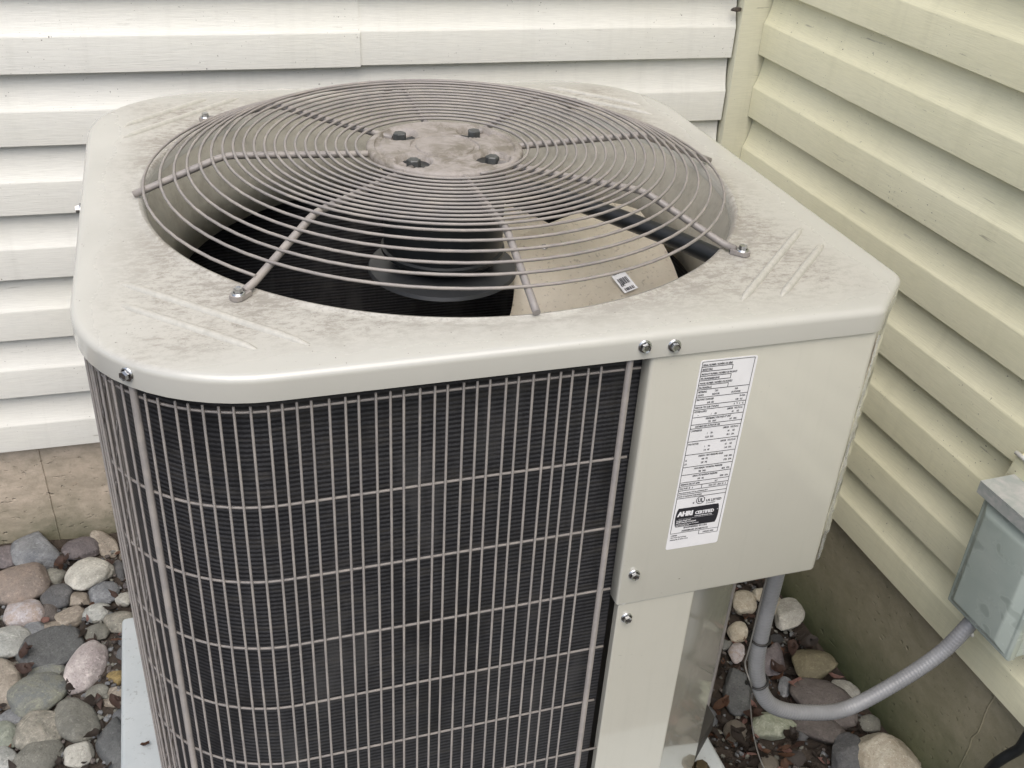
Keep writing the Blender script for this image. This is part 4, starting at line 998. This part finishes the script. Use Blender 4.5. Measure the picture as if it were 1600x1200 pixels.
# leaf litter: crumbled bits of dead leaf and bark, thick on the right side
bm=bmesh.new(); rd=random.Random(9)
def leafbit(bm,x,y,z,L,W_,yaw,curl,mi):
    n=4; rows=[]
    rx,ry=rd.uniform(-.5,.5),rd.uniform(-.5,.5)
    m=Matrix.Translation((x,y,z))@Matrix.Rotation(yaw,4,'Z')@Matrix.Rotation(rx,4,'X')@Matrix.Rotation(ry,4,'Y')
    for i in range(n+1):
        t=i/n; wd=W_*math.sin(PI*min(.97,max(.06,t**.8)))*rd.uniform(.75,1.15)
        rows.append([bm.verts.new(m@Vector((L*(t-.5),wd*u*.5,curl*L*((t-.5)**2)*1.5+curl*wd*abs(u)*.5))) for u in (-1,0,1)])
    for a,b in zip(rows,rows[1:]):
        for k in range(2):
            f=bm.faces.new((a[k],a[k+1],b[k+1],b[k])); f.material_index=mi; f.smooth=True
for _ in range(3600):
    if rd.random()<.25:
        x,y=rd.uniform(-.6,-.15),rd.uniform(.95,1.71)
        if not zone_l(x,y): continue
    else:
        x,y=rd.uniform(.60,1.0),rd.uniform(.70,1.6)
        if not zone_r(x,y): continue
    if any((x-p[0])**2+(y-p[1])**2<(p[4]*.72)**2 for p in placed if p[4]>.011): continue
    L=rd.uniform(.008,.03); leafbit(bm,x,y,gh(x,y)+rd.uniform(.006,.018),L,L*rd.uniform(.25,.7),rd.uniform(0,6.3),rd.uniform(-.4,.9),rd.choice([0,1,1,1,1,1,1,1,1,2]) if rd.random()<.93 else 3)
bmesh.ops.solidify(bm,geom=bm.faces[:],thickness=.0006)
kind(obj('leaf_litter',bm,M_LEAF),'stuff')
LEAVES=[(-0.3345, 1.6401, 0.063, 0.03, 0.0, 0, 'rust-red leaf between the blue-grey rock and the off-white pebble'), (-0.3793, 1.4163, 0.063, 0.03, 1.3, 0, 'red-brown leaf curled left of the dark slate'), (-0.3773, 1.3764, 0.063, 0.03, 2.6, 0, 'dark red-brown leaf below the left end of the dark slate'), (-0.2641, 1.2092, 0.063, 0.03, 3.9, 1, 'dark brown leaf between the olive stone and the slate block'), (-0.2313, 1.2691, 0.063, 0.03, 5.2, 0, 'red-brown leaf on the flat tan stone beside the pad'), (0.7545, 1.0679, 0.028, 0.036, 0.3, 2, 'orange-brown leaf beside the corner panel under the dark slate'), (0.8839, 1.1151, 0.028, 0.036, 1.6, 0, 'rust-red leaf between conduit and blocky olive-brown rock'), (0.9039, 1.0771, 0.028, 0.036, 2.9, 3, 'pale pinkish leaf below the blocky olive-brown rock'), (0.9342, 1.1556, 0.028, 0.036, 4.2, 0, 'dark red leaf above the blocky olive-brown rock'), (0.7974, 1.0325, 0.028, 0.036, 5.5, 0, 'red-brown leaf left of the greenish white rock'), (0.8377, 0.979, 0.028, 0.036, 0.6, 1, 'dark brown leaf below the greenish white rock'), (0.7479, 1.0002, 0.028, 0.036, 1.9, 1, 'dark brown leaf in the litter right of the pad corner'), (0.9739, 1.1628, 0.028, 0.036, 3.2, 1, 'dark brown leaf against the mossy foundation'), (0.9808, 1.3183, 0.028, 0.036, 4.5, 0, 'dark red leaf behind the top of the conduit'), (-0.17, 1.0853, 0.163, 0.014, 0.4, 2, 'small brown leaf fragment lying on the grey-blue pad')]
for i,(x,y,z,L,yaw,mi,lb) in enumerate(LEAVES):
    rd=random.Random(40+i); bm=bmesh.new(); leafbit(bm,0,0,0,L,L*.62,yaw,rd.uniform(.3,.9),mi); leafbit(bm,L*.2,L*.1,.002,L*.6,L*.4,yaw+1,rd.uniform(.3,.9),mi); bmesh.ops.solidify(bm,geom=bm.faces[:],thickness=.0006)
    o=obj('dead_leaf',bm,M_LEAF[mi],smooth=True); o.location=(x,y,z); tag(o,lb,'leaf')
# small brown lump of dirt stuck where the back wall meets the corner post
bm=stone_bm(.010,.004,.0045,'ang',77,3); o=obj('dirt_clump',bm,M_LEAF[1],smooth=True); o.location=(0.9164,1.7160,1.0329); tag(o,'brown lump of dirt stuck to the pale siding beside the corner post','dirt')
